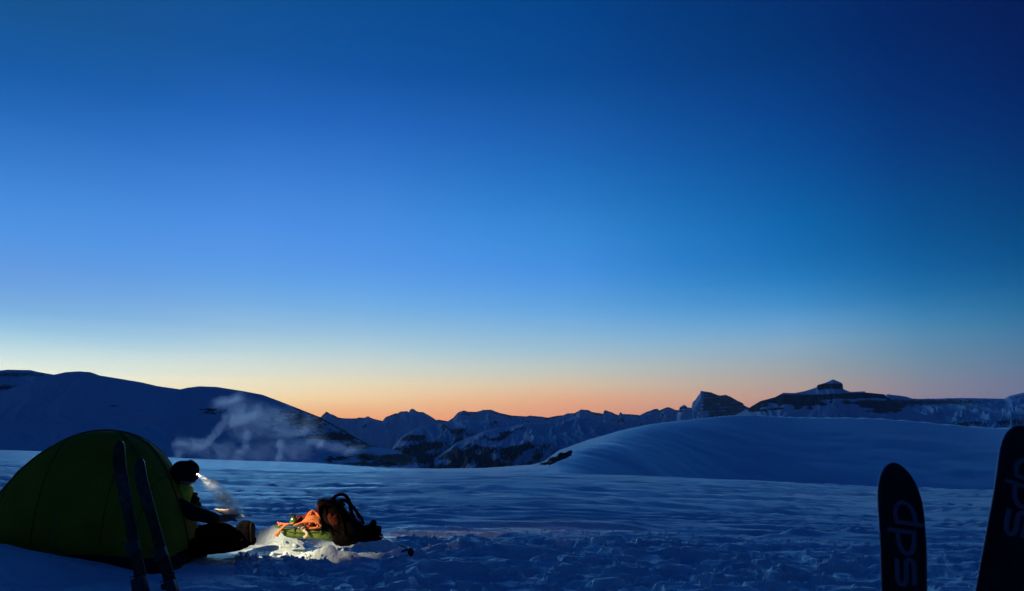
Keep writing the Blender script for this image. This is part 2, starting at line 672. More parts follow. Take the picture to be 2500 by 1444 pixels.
def ground_detail(X, Y, r):
    az = np.arctan2(X, Y)
    px = 1250 + F * np.tan(np.clip(az, -1.2, 1.2))
    # wind-packed streaks
    wx = X + .6 * perlin(X * .13, Y * .3, 40)
    tilt = Y + .05 * X
    st = fbm(wx * .5, tilt * 3.0, 3, 9) * .010 * sstep(5, 10, r)
    for lam, sd, am in ((.42, 3, 1.2), (.85, 5, 1.2), (1.7, 12, .9), (3.6, 21, .6), (7.5, 28, .42), (16.0, 35, .3)):
        stx = 9 if lam < 4 else 6
        p_ = 1 - 2.2 * np.abs(perlin(wx / (lam * stx), tilt / lam, sd) + .25 * perlin(wx / (lam * 2), tilt / (lam * .4), sd + 2))
        st = st + am * np.sign(p_) * np.abs(p_) ** 1.3 * lam * .068 * sstep(lam * 3 + 4, lam * 6 + 8, r) * (1 - sstep(lam * 40, lam * 70, r)) * (1 - .5 * sstep(110, 149, r))
    st = st * (r < 400)
    # trampled, chunky snow of the camp
    tr = (1 - sstep(7.6 + 2.2 * perlin(X * .5, Y * .4, 60), 12.0, Y)) * sstep(1.5, 3.5, r)
    tr = tr * (.30 + .70 * sstep(560, 760, px)) * (1 - .30 * sstep(1850, 2250, px))
    n1 = perlin(X * .8, Y * 1.2, 70)
    n2 = perlin(X * 1.7 + n1, Y * 2.6, 73)
    n3 = perlin(X * 4.5 + n2, Y * 6.5 + n1, 76)
    n4 = perlin(X * 13, Y * 15, 79)
    ch = .050 * n1 + .026 * (1 - 2.4 * np.abs(n2)) + .013 * n3 + .004 * n4
    pl = sstep(-.05, .12, perlin(X * 1.3 + .8 * n1, Y * 1.9, 85) + .12 * n3) * .055       # broken slabs with a lip
    pl2 = sstep(.03, .14, perlin(X * 3.0 + .8 * n2, Y * 4.4, 88) + .1 * n4) * .026
    ft = -.06 * sstep(.22, .34, perlin(X * 2.4, Y * 3.1, 95))  # foot holes
    gearq = 1 - .75 * np.exp(-(((X + 2.15) / .75) ** 4) - (((Y - 8.05) / .62) ** 4))
    lump = 1.1 * (ch + pl + pl2 + ft - .05) * tr * gearq + (.03 * n3 + .012 * n4) * (1 - gearq)
    smooth = .02 * fbm(X * 1.3, Y * 1.3, 3, 101) * (1 - sstep(9, 16, Y)) + .006 * fbm(X * 7, Y * 7, 3, 105) * (1 - sstep(9, 14, r))
    far = (fbm(X * .004, Y * .006, 4, 120) * 3.4 + ridged(X * .006, Y * .022, 3, 140) * .7 + fbm(X * .03, Y * .06, 3, 150) * .35) * np.clip((r - 260) / 500, 0, 1) * (1 - .85 * sstep(.80, .98, r / np.interp(az, *RCS)))
    return st + lump + smooth + np.where(r > 260, far, 0)


def GH(x, y):
    """height of the snow surface under one point"""
    X, Y = np.array([float(x)]), np.array([float(y)])
    z, r, az = ground_base(X, Y)
    return float((z + near_shape(X, Y) + ground_detail(X, Y, r) * tent_quiet(X, Y))[0])


def tent_quiet(X, Y):
    return 1 - .6 * np.exp(-(((X + 3.3) / 1.6) ** 4) - (((Y - 7.0) / 1.0) ** 4))


def build_ground():
    az_in = np.linspace(-.66, .66, 1050)
    az_l = -.66 - np.cumsum(np.linspace(.003, .12, 41))
    az_l = az_l[az_l > -PI + .02]
    az = np.concatenate([az_l[::-1], az_in, -az_l])
    rr = [.25, .6, 1.1, 1.7, 2.3, 2.9, 3.4, 3.9, 4.3]
    r = 4.55
    while r < 9.5:
        rr.append(r)
        r *= 1.00285
    while r < 16:
        rr.append(r)
        r *= 1.0055
    while r < 152:
        rr.append(r)
        r *= 1.0105
    while r < 2600:
        rr.append(r)
        r *= 1.035 if r < 560 else 1.009
    rr.append(2700)
    while r < 15200:
        rr.append(r)
        r *= 1.4
    rr = np.array(rr)
    A, R = np.meshgrid(az, rr)
    X, Y = R * np.sin(A), R * np.cos(A)
    z, r_, a_ = ground_base(X, Y)
    z = z + near_shape(X, Y) + ground_detail(X, Y, R) * tent_quiet(X, Y)
    # rocks on the shoulder of the right-hand slope
    px, py = proj(X, Y, z)
    rk = np.zeros_like(X)
    for bx, by, sx, sy, h in ((1380, 1112, 14, 8, .9), (1352, 1122, 22, 8, .9), (1366, 1108, 12, 7, .45), (1330, 1133, 26, 5, .8), (1392, 1104, 7, 6, .9)):
        rk += h * np.exp(-((px - bx) / sx) ** 2 - ((py - by) / sy) ** 2)
    rk *= (R > 500)
    co = np.stack([X, Y, z], -1).reshape(-1, 3)
    q = grid_quads(len(rr), len(az), wrap=True)
    # centre fan is left out: the first ring is closed by one more tiny ring
    o = mesh_np('snowfield', co, q, snow_ground, attrs={'rock': rk})
    o['kind'] = 'structure'
    print('ground verts', len(co))


def make_ground_mat():
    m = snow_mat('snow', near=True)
    t = m.node_tree
    L = t.links.new
    b = t.nodes['Principled BSDF']
    src = b.inputs['Base Color'].links[0].from_socket
    at = N(t, 'ShaderNodeAttribute', attribute_name='rock')
    geo = N(t, 'ShaderNodeNewGeometry')
    nz = N(t, 'ShaderNodeTexNoise')
    nz.inputs['Scale'].default_value = .06
    nz.inputs['Detail'].default_value = 6
    L(geo.outputs['Position'], nz.inputs[0])
    s = math_node(t, 'ADD', at.outputs['Fac'], math_node(t, 'MULTIPLY', math_node(t, 'SUBTRACT', nz.outputs[0], .5), 1.4))
    mr = N(t, 'ShaderNodeMapRange')
    mr.inputs[1].default_value = .5
    mr.inputs[2].default_value = .6
    L(s, mr.inputs[0])
    gate = math_node(t, 'MULTIPLY', mr.outputs[0], math_node(t, 'GREATER_THAN', at.outputs['Fac'], .12))
    mx = N(t, 'ShaderNodeMix', data_type='RGBA')
    L(gate, mx.inputs[0])
    L(src, mx.inputs[6])
    mx.inputs[7].default_value = (.05, .048, .05, 1)
    L(mx.outputs[2], b.inputs['Base Color'])
    inv = math_node(t, 'SUBTRACT', 1.0, gate)
    # wind crust in long streaks: glazed bands between softer drifted snow
    wm = N(t, 'ShaderNodeMapping')
    wm.inputs['Scale'].default_value = (.10, .85, 1)
    L(geo.outputs['Position'], wm.inputs[0])
    wn = N(t, 'ShaderNodeTexNoise')
    wn.inputs['Scale'].default_value = 1
    wn.inputs['Detail'].default_value = 7
    wn.inputs['Roughness'].default_value = .6
    wn.inputs['Distortion'].default_value = .3
    L(wm.outputs[0], wn.inputs[0])
    wr = N(t, 'ShaderNodeMapRange')
    wr.inputs[1].default_value = .38
    wr.inputs[2].default_value = .62
    wr.inputs[3].default_value = .60
    wr.inputs[4].default_value = .30
    L(wn.outputs[0], wr.inputs[0])
    L(wr.outputs[0], b.inputs['Roughness'])
    L(math_node(t, 'MULTIPLY', inv, 1.0), b.inputs['Sheen Weight'])
    L(math_node(t, 'MULTIPLY', inv, .4), b.inputs['Specular IOR Level'])
    return m


snow_ground = make_ground_mat()
build_ground()

# ------------------------------------------------------------------ thin cold air
hz = bpy.data.materials.new('haze')
hz.use_nodes = True
hz.node_tree.nodes.clear()
_v = hz.node_tree.nodes.new('ShaderNodeVolumePrincipled')
_v.inputs['Color'].default_value = (.80, .88, 1.0, 1)
_v.inputs['Density'].default_value = HAZE
_v.inputs['Anisotropy'].default_value = 0.0
_o = hz.node_tree.nodes.new('ShaderNodeOutputMaterial')
hz.node_tree.links.new(_v.outputs[0], _o.inputs['Volume'])
if HAZE > 0:
    _b = bmesh.new()
    box(_b, (0, 0, (HAZE_TOP - 960) / 2), 43000, 43000, HAZE_TOP + 960)
    _h = link_bm('haze', _b, hz, smooth=False)
    tag(_h, kind='stuff')


# ------------------------------------------------------------------ mountains
def ridge(name, pts, R, wf, wb, zb, material, ribs=.10, ribf=40, rough_ridge=0.0, blobs=(), rockbase=0.0, nc=520, nr=90,
          shape=1.0, seed=0, rdepth=2, rfn=None, jag=0.0):
    a = np.array([ae(x, y) for x, y in pts])
    az = np.linspace(a[0, 0], a[-1, 0], nc)
    # keep the traced corners sharp
    az = np.sort(np.concatenate([az, a[:, 0]]))
    t = np.interp(az, a[:, 0], a[:, 1])
    nc = len(az)
    t = t + jag * (fbm(az * 260, az * 0, 3, seed + 50))
    Rr = R * (1 + .035 * perlin(az * 6, az * 0 + seed, seed))
    zr = CAMZ + Rr * t
    s = np.concatenate([-np.linspace(1, 0, nr) ** 1.5, np.linspace(0, 1, nr // 3 + 1)[1:] ** 1.5])   # -1 front toe .. 0 ridge .. 1 back toe
    Sg, A = np.meshgrid(s, az, indexing='ij')
    ZR = np.broadcast_to(zr, A.shape)
    RR = np.broadcast_to(Rr, A.shape) + np.where(Sg < 0, Sg * wf, Sg * wb)
    sa = np.abs(Sg)
    prof = 1 - (1 - (1 - sa) ** shape) if False else (1 - sa) ** shape
    Z = zb + (ZR - zb) * np.clip(prof, 0, 1)
    k = np.sin(PI * np.clip(sa, 0, 1)) ** .8
    H = (ZR - zb)
    rib = ridged(A * ribf + 1.3 * perlin(A * ribf * .4, sa * 3, seed + 7), sa * rdepth + perlin(A * ribf * .3, sa * 2, seed + 3), 5, seed, .55)
    Z = Z + (rib - .6) * k * H * ribs + fbm(A * ribf * 5, sa * 14, 3, seed + 17) * np.minimum(sa * 8, 1) * H * ribs * .12
    X, Y = RR * np.sin(A), RR * np.cos(A)
    px, py = proj(X, Y, Z)
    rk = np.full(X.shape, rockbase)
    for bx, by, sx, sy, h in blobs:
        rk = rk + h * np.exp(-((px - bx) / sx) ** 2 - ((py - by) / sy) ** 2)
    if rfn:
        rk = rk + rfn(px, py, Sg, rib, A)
    o = mesh_np(name, np.stack([X, Y, Z], -1).reshape(-1, 3), grid_quads(len(s), nc), material, attrs={'rock': rk})
    o['kind'] = 'structure'
    return o


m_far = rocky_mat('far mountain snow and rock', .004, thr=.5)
m_mid = rocky_mat('foothill snow and rock', .022, thr=.5, sharp=.12)
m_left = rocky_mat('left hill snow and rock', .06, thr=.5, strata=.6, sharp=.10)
m_butte = rocky_mat('butte snow and rock', .008, strata=1.0, thr=.5)
m_peak = rocky_mat('peak snow and rock', .005, strata=1.0, thr=.5)

FAR = [(600, 1035), (740, 1030), (781.6, 1020), (797, 1005), (805.6, 1010.4), (817.6, 1014.7), (825, 1019.5), (844, 1022), (871.6, 1022), (874, 1020),
       (889.6, 1020.5), (898, 1016.4), (911, 1023), (934, 1028), (941, 1018.8), (954.4, 1014), (966.4, 1009), (971, 1010), (976, 1005.6), (994, 1004),
       (997.6, 1006.8), (1002.4, 999.6), (1008.4, 998.4), (1019, 1005.6), (1033.6, 1006.8), (1048, 1015), (1066, 1026.7), (1069.6, 1024.8),
       (1093.6, 1028.9), (1105.6, 1021), (1117.6, 1008), (1132, 1002.5), (1144, 1006), (1165.6, 1005.6), (1180, 1001.3), (1199, 1000.8),
       (1218.4, 1008), (1232.8, 1011.6), (1249.6, 1015), (1286, 1017), (1293, 1015), (1315, 1017), (1338, 1020), (1359, 1015.7), (1375, 1014.4),
       (1385, 1009.7), (1403, 1009.2), (1419, 1000), (1437, 1002), (1445, 1006), (1472, 1010.5), (1476, 1001.4), (1492, 1006.6), (1510, 1014.4),
       (1514.7, 1006), (1520, 1011.3), (1536, 1011.8), (1562, 1013.9), (1577.6, 1006.6), (1598, 999.3), (1605, 998.3), (1610, 1002.7),
       (1619, 998.3), (1631, 994), (1650, 1001.4), (1680, 1003), (1750, 1010), (1830, 1014), (1950, 1020)]
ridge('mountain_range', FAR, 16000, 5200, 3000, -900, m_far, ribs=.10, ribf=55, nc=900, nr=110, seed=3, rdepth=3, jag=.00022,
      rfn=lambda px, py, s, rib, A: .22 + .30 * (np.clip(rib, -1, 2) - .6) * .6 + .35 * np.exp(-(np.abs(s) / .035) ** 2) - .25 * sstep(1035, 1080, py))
PEAK = [(1652, 1012), (1657, 1004), (1659.5, 995), (1668.6, 989), (1675, 990.5), (1677.7, 995), (1688, 996), (1690.7, 983), (1698.5, 975.4),
        (1703.7, 967.6), (1709, 961), (1710.7, 954.6), (1736, 958.5), (1755.7, 966.3), (1772.6, 964.5), (1785.6, 970.2), (1801, 979.3),
        (1813, 984.5), (1818, 991), (1828.5, 996), (1860, 1010), (1890, 1016)]


def peak_rock(px, py, s, rib, A):
    r = .50 + .16 * (px > 1718) + .16 * np.sin(py * .75 + px * .05) - .55 * np.exp(-((px - (1712 - (py - 955) * .42)) / 11) ** 2) * (py < 1012)
    r = r - .6 * sstep(1004, 1016, py) * (px < 1730)
    return r


ridge('rocky_peak', PEAK, 13000, 1500, 1500, 150, m_peak, ribs=.07, ribf=70, nc=360, nr=90, seed=8, rdepth=2, rfn=peak_rock)
RIGHT = [(2100, 990), (2166.8, 963), (2208.8, 968.6), (2228.4, 974.2), (2262, 974.2), (2300, 973.5), (2346, 972.2), (2400, 973), (2452.4, 974.2),
         (2463.6, 967.2), (2500, 958.8), (2560, 950), (2800, 946), (3300, 985), (4000, 1040), (5200, 1112)]
ridge('snowy_ridge', RIGHT, 9500, 4200, 2500, -150, m_mid, ribs=.12, ribf=26, nc=900, nr=110, seed=14, rdepth=2,
      blobs=((2300, 982, 160, 8, .45), (2240, 1027, 60, 5, .6), (2330, 1037, 40, 4, .7), (2380, 1034, 30, 4, .7), (2480, 1031, 40, 5, .8), (2200, 990, 60, 10, .25)),
      rfn=lambda px, py, s, rib, A: .12 + .10 * (rib - .5))
BUTTE = [(1700, 1040), (1780, 1022), (1828, 996.6), (1856, 979.8), (1892.4, 970), (1912, 959.4), (1940, 960.2), (1968, 954.6), (1993, 946.2), (1996, 940.6),
         (2015.6, 935), (2033.8, 926.6), (2052, 934), (2057.6, 937.8), (2058.5, 950.4), (2075.8, 957.4), (2110.8, 956), (2113.6, 958.8),
         (2158.4, 963), (2164, 968.6), (2190, 985), (2230, 1003), (2290, 1026), (2400, 1050)]


def butte_rock(px, py, s, rib, A):
    n = perlin(A * 90, py * .05, 3)
    r = .95 * np.exp(-((py - 944) / 7.0) ** 4) * (np.abs(px - 2026) < 31)                    # the tower
    r = r + .85 * np.exp(-((py - 968 - 2.0 * np.sin(px * .02)) / 6.5) ** 4) * sstep(1860, 1900, px) * (1 - sstep(2150, 2170, px))     # long cliff band
    r = r + .75 * np.exp(-((py - 980 - .02 * (px - 1850)) / 6) ** 2) * (px < 1990) * sstep(1830, 1860, px)
    r = r + .70 * np.exp(-((py - 984 - .01 * (px - 2060)) / 4.5) ** 2) * sstep(2050, 2075, px)
    r = r + .78 * np.exp(-((py - 993) / 13) ** 2 - ((px - 2165) / 48) ** 2) + .35 * np.exp(-((py - 1006) / 5) ** 2 - ((px - 2140) / 30) ** 2)
    r = r + .55 * np.exp(-((py - 1003) / 5) ** 2 - ((px - 1845) / 30) ** 2) + .42 * np.exp(-((py - 998) / 3.5) ** 2) * (px < 2020) * (.5 + n)
    r = r + .40 * np.exp(-((px - 1840) / 18) ** 2 - ((py - 992) / 9) ** 2)
    r = r + .26 * np.exp(-((py - 986) / 12) ** 2) * (1 + 1.8 * n) * sstep(1825, 1860, px) * (1 - sstep(2190, 2240, px))
    return r + .12 + .2 * n


ridge('flat_topped_butte', BUTTE, 7000, 1500, 1600, -60, m_butte, ribs=.022, ribf=60, nc=700, nr=140, seed=19, rdepth=2, rfn=butte_rock, shape=1.15)
HILL1 = [(930, 1125), (950, 1105), (959, 1094), (964, 1085), (983, 1065.6), (1009.6, 1049), (1043, 1040), (1067, 1038), (1096, 1032), (1125, 1028),
         (1144, 1025), (1170, 1032), (1194, 1023.6), (1240, 1032), (1300, 1040), (1380, 1050)]
HILL2 = [(1060, 1120), (1098, 1094), (1113, 1082), (1144, 1068), (1180, 1053.6), (1216, 1045), (1252, 1039), (1291.6, 1032.6), (1349, 1034.7),
         (1380, 1026), (1406, 1018), (1432, 1025), (1484, 1035), (1510, 1040), (1580, 1050), (1680, 1060)]


def hill_rock(thr_x):
    def f(px, py, s, rib, A):
        crest = np.exp(-(np.abs(s) / .05) ** 2)
        streak = perlin(px * .020 + py * .035, px * .012 - py * .035, 4)
        return .20 + .42 * sstep(1045, 1110, py + thr_x) + .6 * streak - .5 * crest + .12 * (rib - .6)
    return f


ridge('foothill', HILL1, 6200, 2400, 1800, -420, m_mid, ribs=.13, ribf=32, nc=420, nr=120, seed=23, rdepth=2, rfn=hill_rock(6))
ridge('foothill', HILL2, 5200, 2300, 1800, -420, m_mid, ribs=.12, ribf=30, nc=460, nr=120, seed=29, rdepth=2,
      rfn=lambda px, py, s, rib, A: hill_rock(-4)(px, py, s, rib, A) - .30 * sstep(1230, 1330, px))
BACKL = [(-3000, 1122), (-2000, 1050), (-1400, 985), (-1000, 925), (-700, 890), (-300, 890), (0, 905), (19, 903), (74, 904), (90, 908), (133, 915.4), (220, 935), (300, 960)]
ridge('distant_hill', BACKL, 3900, 1300, 1200, 0, m_left, ribs=.06, ribf=16, nc=260, nr=70, seed=33, rockbase=.30, blobs=((30, 915, 90, 6, .3), (20, 948, 40, 6, .5)))
LEFTH = [(-3400, 1126), (-2400, 1100), (-1700, 1066), (-1200, 1034), (-900, 1018), (-500, 1000), (-200, 985), (0, 958), (48, 940), (96, 924), (133, 915), (160, 909), (192, 907), (221, 909), (243, 917), (298, 926), (346, 934),
         (384, 943), (440, 951), (458, 947), (486, 943.6), (528, 945), (592, 955), (640, 964), (688, 982), (736, 1001), (784, 1020), (820, 1040),
         (868, 1068), (901.6, 1087), (940, 1094), (971, 1099), (1000, 1113.6), (1017, 1130), (1030, 1150)]


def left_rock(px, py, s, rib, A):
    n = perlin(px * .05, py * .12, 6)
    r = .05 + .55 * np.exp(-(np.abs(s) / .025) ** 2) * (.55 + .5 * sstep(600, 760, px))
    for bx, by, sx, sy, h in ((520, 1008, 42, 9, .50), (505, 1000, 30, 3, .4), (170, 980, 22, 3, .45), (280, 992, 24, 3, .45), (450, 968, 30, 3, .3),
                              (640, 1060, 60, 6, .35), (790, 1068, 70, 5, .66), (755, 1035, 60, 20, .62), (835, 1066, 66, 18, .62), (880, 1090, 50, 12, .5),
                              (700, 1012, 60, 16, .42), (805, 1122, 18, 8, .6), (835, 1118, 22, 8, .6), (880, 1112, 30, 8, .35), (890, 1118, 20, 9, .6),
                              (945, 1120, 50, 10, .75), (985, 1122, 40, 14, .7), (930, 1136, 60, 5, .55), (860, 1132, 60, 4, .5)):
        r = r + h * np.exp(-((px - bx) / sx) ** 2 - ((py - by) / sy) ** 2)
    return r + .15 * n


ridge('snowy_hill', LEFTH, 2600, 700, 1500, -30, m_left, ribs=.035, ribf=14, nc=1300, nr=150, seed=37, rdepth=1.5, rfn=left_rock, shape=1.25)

exec_marker = None
# ------------------------------------------------------------------ materials of the camp
M = dict(
    fly=mat('green tent fly', (.33, .29, .02), .8, .10, noise=.12, nscale=4, bump=.25, bscale=14),
    fly_edge=mat('dark tent hem', (.012, .014, .012), .7, .2),
    pole=mat('tent pole sleeve', (.055, .095, .026), .7, .2),
    cord=mat('cord', (.25, .26, .24), .7),
    black=mat('black fabric', (.0020, .0020, .003), .95, .0, noise=.4, nscale=18, bump=.4, bscale=30),
    pants=mat('black trousers', (.003, .003, .004), .95, .0, noise=.3, nscale=12, bump=.5, bscale=16),
    jacket=mat('dark green jacket', (.007, .012, .007), .75, .15, noise=.3, nscale=10, bump=.5, bscale=16),
    collar=mat('yellow green collar', (.62, .72, .05), .7, .2, noise=.2, nscale=30, bump=.3, bscale=40),
    skin=mat('skin', (.30, .17, .12), .55, .35, noise=.08, nscale=40),
    hair=mat('dark hair', (.02, .014, .01), .7),
    beanie=mat('black knit hat', (.010, .010, .012), .9, .08, noise=.4, nscale=60, bump=.6, bscale=90),
    glove=mat('dark glove', (.035, .018, .018), .8, .15, bump=.4, bscale=50),
    sole=mat('boot rubber', (.003, .003, .003), .8, .06),
    patch=mat('pale label', (.16, .22, .34), .6, .2, noise=.5, nscale=90),
    lampbody=mat('headlamp plastic', (.03, .03, .035), .4, .5),
    lens=mat('lit lamp lens', (1, 1, 1), .3, .5, emit=(1, .90, .70), estr=60),
    pan=mat('bare aluminium', (.6, .62, .62), .32, .5, metallic=.9, noise=.1, nscale=50),
    steel=mat('polished handle', (.9, .9, .86), .4, .5),
    bag_tan=mat('tan foil pouch', (.34, .29, .22), .5, .4, noise=.2, nscale=20, bump=.4, bscale=30),
    olive=mat('olive nylon', (.095, .17, .035), .6, .25, noise=.3, nscale=14, bump=.5, bscale=26),
    rope=mat('orange rope', (.88, .27, .10), .75, .15, noise=.25, nscale=200, bump=.5, bscale=400),
    tape=mat('cream webbing', (.62, .56, .40), .75, .15, noise=.2, nscale=80),
    bottle=mat('glossy green plastic', (.04, .22, .08), .18, .6, coat=.6),
    cap=mat('black plastic', (.015, .015, .017), .4, .4),
    maroon=mat('maroon cloth', (.12, .02, .025), .8, .15, noise=.4, nscale=30, bump=.5, bscale=40),
    pack=mat('dark brown pack cloth', (.009, .006, .005), .9, .06, noise=.5, nscale=14, bump=.5, bscale=30),
    packred=mat('rust red pack panel', (.09, .022, .012), .85, .08, noise=.35, nscale=22, bump=.5, bscale=30),
    strap=mat('black padded strap', (.006, .006, .009), .9, .05, bump=.4, bscale=60),
    alu=mat('pole shaft', (.30, .32, .36), .35, .5, metallic=.6),
    ski=mat('black ski base', (.008, .008, .011), .45, .25, noise=.4, nscale=14),
    skiedge=mat('steel ski edge', (.25, .25, .28), .35, .5, metallic=.8),
    print=mat('faded violet print', (.20, .17, .24), .6, .2, noise=.4, nscale=60, col2=(.13, .11, .17)),
    skinavy=mat('navy ski sheet', (.060, .062, .040), .85, .02, noise=.35, nscale=10),
    skiblue=mat('blue ski graphic', (.070, .080, .070), .85, .02, noise=.35, nscale=25),
    binding=mat('grey binding metal', (.07, .07, .07), .5, .2, metallic=.2),
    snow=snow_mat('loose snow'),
)


_t = M['fly'].node_tree
_b = _t.nodes['Principled BSDF']
_tr = _t.nodes.new('ShaderNodeBsdfTranslucent')
_tr.inputs[0].default_value = (.40, .42, .02, 1)
_mx = _t.nodes.new('ShaderNodeMixShader')
_mx.inputs[0].default_value = .30
_t.links.new(_b.outputs[0], _mx.inputs[1])
_t.links.new(_tr.outputs[0], _mx.inputs[2])
_t.links.new(_mx.outputs[0], [n for n in _t.nodes if n.type == 'OUTPUT_MATERIAL'][0].inputs[0])


# ------------------------------------------------------------------ skis
def ski_halfwidth(d, Lk, w):
    """d metres below the tip"""
    tipr = .16
    if d < tipr:
        t = 1 - d / tipr
        return w / 2 * (1 - t ** 2.35) ** .55 * (.985)
    s = (d - tipr) / (Lk - tipr)
    return w / 2 * (.985 + .03 * math.sin(min(1, s * 5) * PI / 2) - .22 * math.sin(PI * min(1, s * 1.02)) ** 1.2)


def ski_y(d, Lk):
    return .09 * max(0, 1 - d / .30) ** 2 + .004     # the tip curls away


def ski_body(bm, Lk, w, th=.011, off=0, grow=0.0, d0=0.0, d1=None, n=70, cols=9):
    d1 = d1 or Lk
    rows = []
    for i in range(n + 1):
        t = i / n
        d = d0 + (d1 - d0) * (t ** 1.6 if d0 == 0 else t)
        hw = max(.0015, ski_halfwidth(max(d, .0004), Lk, w) + grow)
        y = ski_y(d, Lk) + off
        row = []
        for k in range(cols):
            row.append((-hw + 2 * hw * k / (cols - 1), y, Lk - d))
        for k in range(cols):
            row.append((hw - 2 * hw * k / (cols - 1), y + th, Lk - d))
        rows.append(row)
    ring_loft(bm, rows)


def orient(tip, base, facing=(0, -1, 0)):
    """matrix whose local Z runs base->tip and whose local -Y looks along 'facing'"""
    z = (Vector(tip) - Vector(base)).normalized()
    f = Vector(facing)
    y = (-(f - z * f.dot(z))).normalized()
    x = y.cross(z).normalized()
    m = Matrix((x, y, z)).transposed().to_4x4()
    m.translation = Vector(base)
    return m


def part(name, bm, material, parent, smooth=True):
    """a part whose mesh is in its parent's local frame"""
    me = bpy.data.meshes.new(name)
    bmesh.ops.recalc_face_normals(bm, faces=bm.faces)
    bm.to_mesh(me)
    bm.free()
    for p in me.polygons:
        p.use_smooth = smooth
    me.materials.append(material)
    o = bpy.data.objects.new(name, me)
    C.objects.link(o)
    o.parent = parent
    return o


def flat_stroke(bm, pts, w, y0, th=.0012, yf=None):
    """a printed stroke: a ribbon w wide and th thick, following 2-D points (x, d)"""
    n = len(pts)
    rows = []
    for i in range(n):
        a = Vector(pts[max(i - 1, 0)])
        b = Vector(pts[min(i + 1, n - 1)])
        t = (b - a).normalized()
        q = Vector((-t.y, t.x)) * w / 2
        p = Vector(pts[i])
        rows.append((p + q, p - q))
    f = []
    for l, r in rows:
        f.append([(l.x, y0(l.y) - th, l.y), (r.x, y0(r.y) - th, r.y), (r.x, y0(r.y) - .0003, r.y), (l.x, y0(l.y) - .0003, l.y)])
    ring_loft(bm, f)


def near_ski():
    Lk, w = 1.78, .118
    root = bpy.data.objects.new('ski', None)
    C.objects.link(root)
    bm = bmesh.new()
    ski_body(bm, Lk, w)
    part('base_sheet', bm, M['ski'], root)
    bm = bmesh.new()
    ski_body(bm, Lk, w, th=.003, off=.004, grow=.0022)
    part('steel_edge', bm, M['skiedge'], root)
    k = 2.2 / F * .98 / 3.2525          # metres per unit of the tracing

    def T(pts):
        return [((x - 338) * k, Lk - (y - 388) * k) for x, y in pts]

    def cv(pts, per=5):
        return [(q.x, q.y) for q in curve_pts([Vector((x, y, 0)) for x, y in pts], per)]
    yf = lambda z: ski_y(Lk - z, Lk)
    sw = 34 * k
    for nm, strokes in (('letter_d', [cv(T([(300, 915), (292, 850), (312, 780), (358, 752), (408, 780), (430, 840), (436, 905)])), T([(285, 922), (392, 922), (492, 922)])]),
                        ('letter_p', [T([(228, 992), (330, 992), (434, 992)]), cv(T([(302, 1008), (304, 1080), (330, 1145), (362, 1162), (396, 1140), (414, 1080), (418, 1008)]))]),
                        ('letter_s', [cv(T([(408, 1392), (410, 1300), (404, 1228), (378, 1206), (354, 1232), (352, 1300), (350, 1370), (322, 1396), (294, 1370), (288, 1290), (288, 1212)]))])):
        bm = bmesh.new()
        for s in strokes:
            flat_stroke(bm, s, sw, yf)
        part(nm, bm, M['print'], root, smooth=False)
    bm = bmesh.new()
    box(bm, (0, .03, .78), .075, .05, .12, bevel=.008)
    part('toe_binding', bm, M['binding'], root)
    bm = bmesh.new()
    box(bm, (0, .035, .50), .07, .06, .10, bevel=.008)
    part('heel_binding', bm, M['binding'], root)
    return root


def copy_tree(o, parent=None):
    c = o.copy()
    C.objects.link(c)
    c.parent = parent
    for ch in [x for x in bpy.data.objects if x.parent == o]:
        copy_tree(ch, c)
    return c


def place_ski(root, tip, base, L, facing):
    m = orient(tip, base, facing)
    z = m.to_3x3() @ Vector((0, 0, 1))
    m.translation = Vector(tip) - z * L
    root.matrix_world = m


s1 = near_ski()
tag(s1, 'black ski upright at the right with violet letters dps fully in frame', 'ski', 'black skis standing close to the camera')
s2 = copy_tree(s1)
tag(s2, 'black ski cut off by the right edge of the photo, leaning right', 'ski', 'black skis standing close to the camera')
place_ski(s1, P(2203, 1112, 2.27), P(2209, 1444, 2.2), 1.78, (-.25, -1, 0))
place_ski(s2, P(2530, 1012, 2.16), P(2444, 1450, 2.06), 1.78, (-.35, -1, 0))


def tent_ski(tip_px, base_px, Yt, Yb, label, name_panel):
    tip, base = P(*tip_px, Yt), P(*base_px, Yb)
    Lv = (tip - base).length
    Lk = Lv + .30                      # tail buried in the snow
    w = .088
    root = thing('ski', label, 'ski', group='skis planted in front of the tent')
    bm = bmesh.new()
    ski_body(bm, Lk, w)
    part('top_sheet', bm, M['skinavy'], root)
    bm = bmesh.new()
    ski_body(bm, Lk, w, th=.003, off=.005, grow=.002)
    part('steel_edge', bm, M['skiedge'], root)
    bm = bmesh.new()
    a, b = name_panel
    ski_body(bm, Lk, w - .012, th=.0015, off=-.0025, d0=a, d1=b, n=12)
    part('graphic_panel', bm, M['skiblue'], root)
    zb = Lk - .86
    bm = bmesh.new()
    box(bm, (0, -.022, zb), .085, .045, .075, bevel=.008)
    tube(bm, [(-.045, -.03, zb + .03), (-.05, -.05, zb + .06)], .006)
    tube(bm, [(.045, -.03, zb + .03), (.05, -.05, zb + .06)], .006)
    part('toe_binding', bm, M['binding'], root)
    bm = bmesh.new()
    box(bm, (0, -.03, zb - .27), .09, .06, .10, bevel=.01)
    part('heel_binding', bm, M['binding'], root)
    bm = bmesh.new()
    tube(bm, [(-.055, -.02, zb - .19), (-.02, -.028, zb - .2), (.06, -.024, zb - .18)], .004)
    part('brake', bm, M['binding'], root)
    place_ski(root, tip, base, Lk, (.1, -1, 0))
    return root


tent_ski((277, 1066), (342, 1414), 5.75, 5.48, 'taller navy ski planted before the tent with its tip at the tent top', (.30, .52))
tent_ski((325, 1108), (408, 1400), 5.95, 5.62, 'shorter navy ski with blue upper panel planted before the tent, nearer the seated person', (.07, .50))

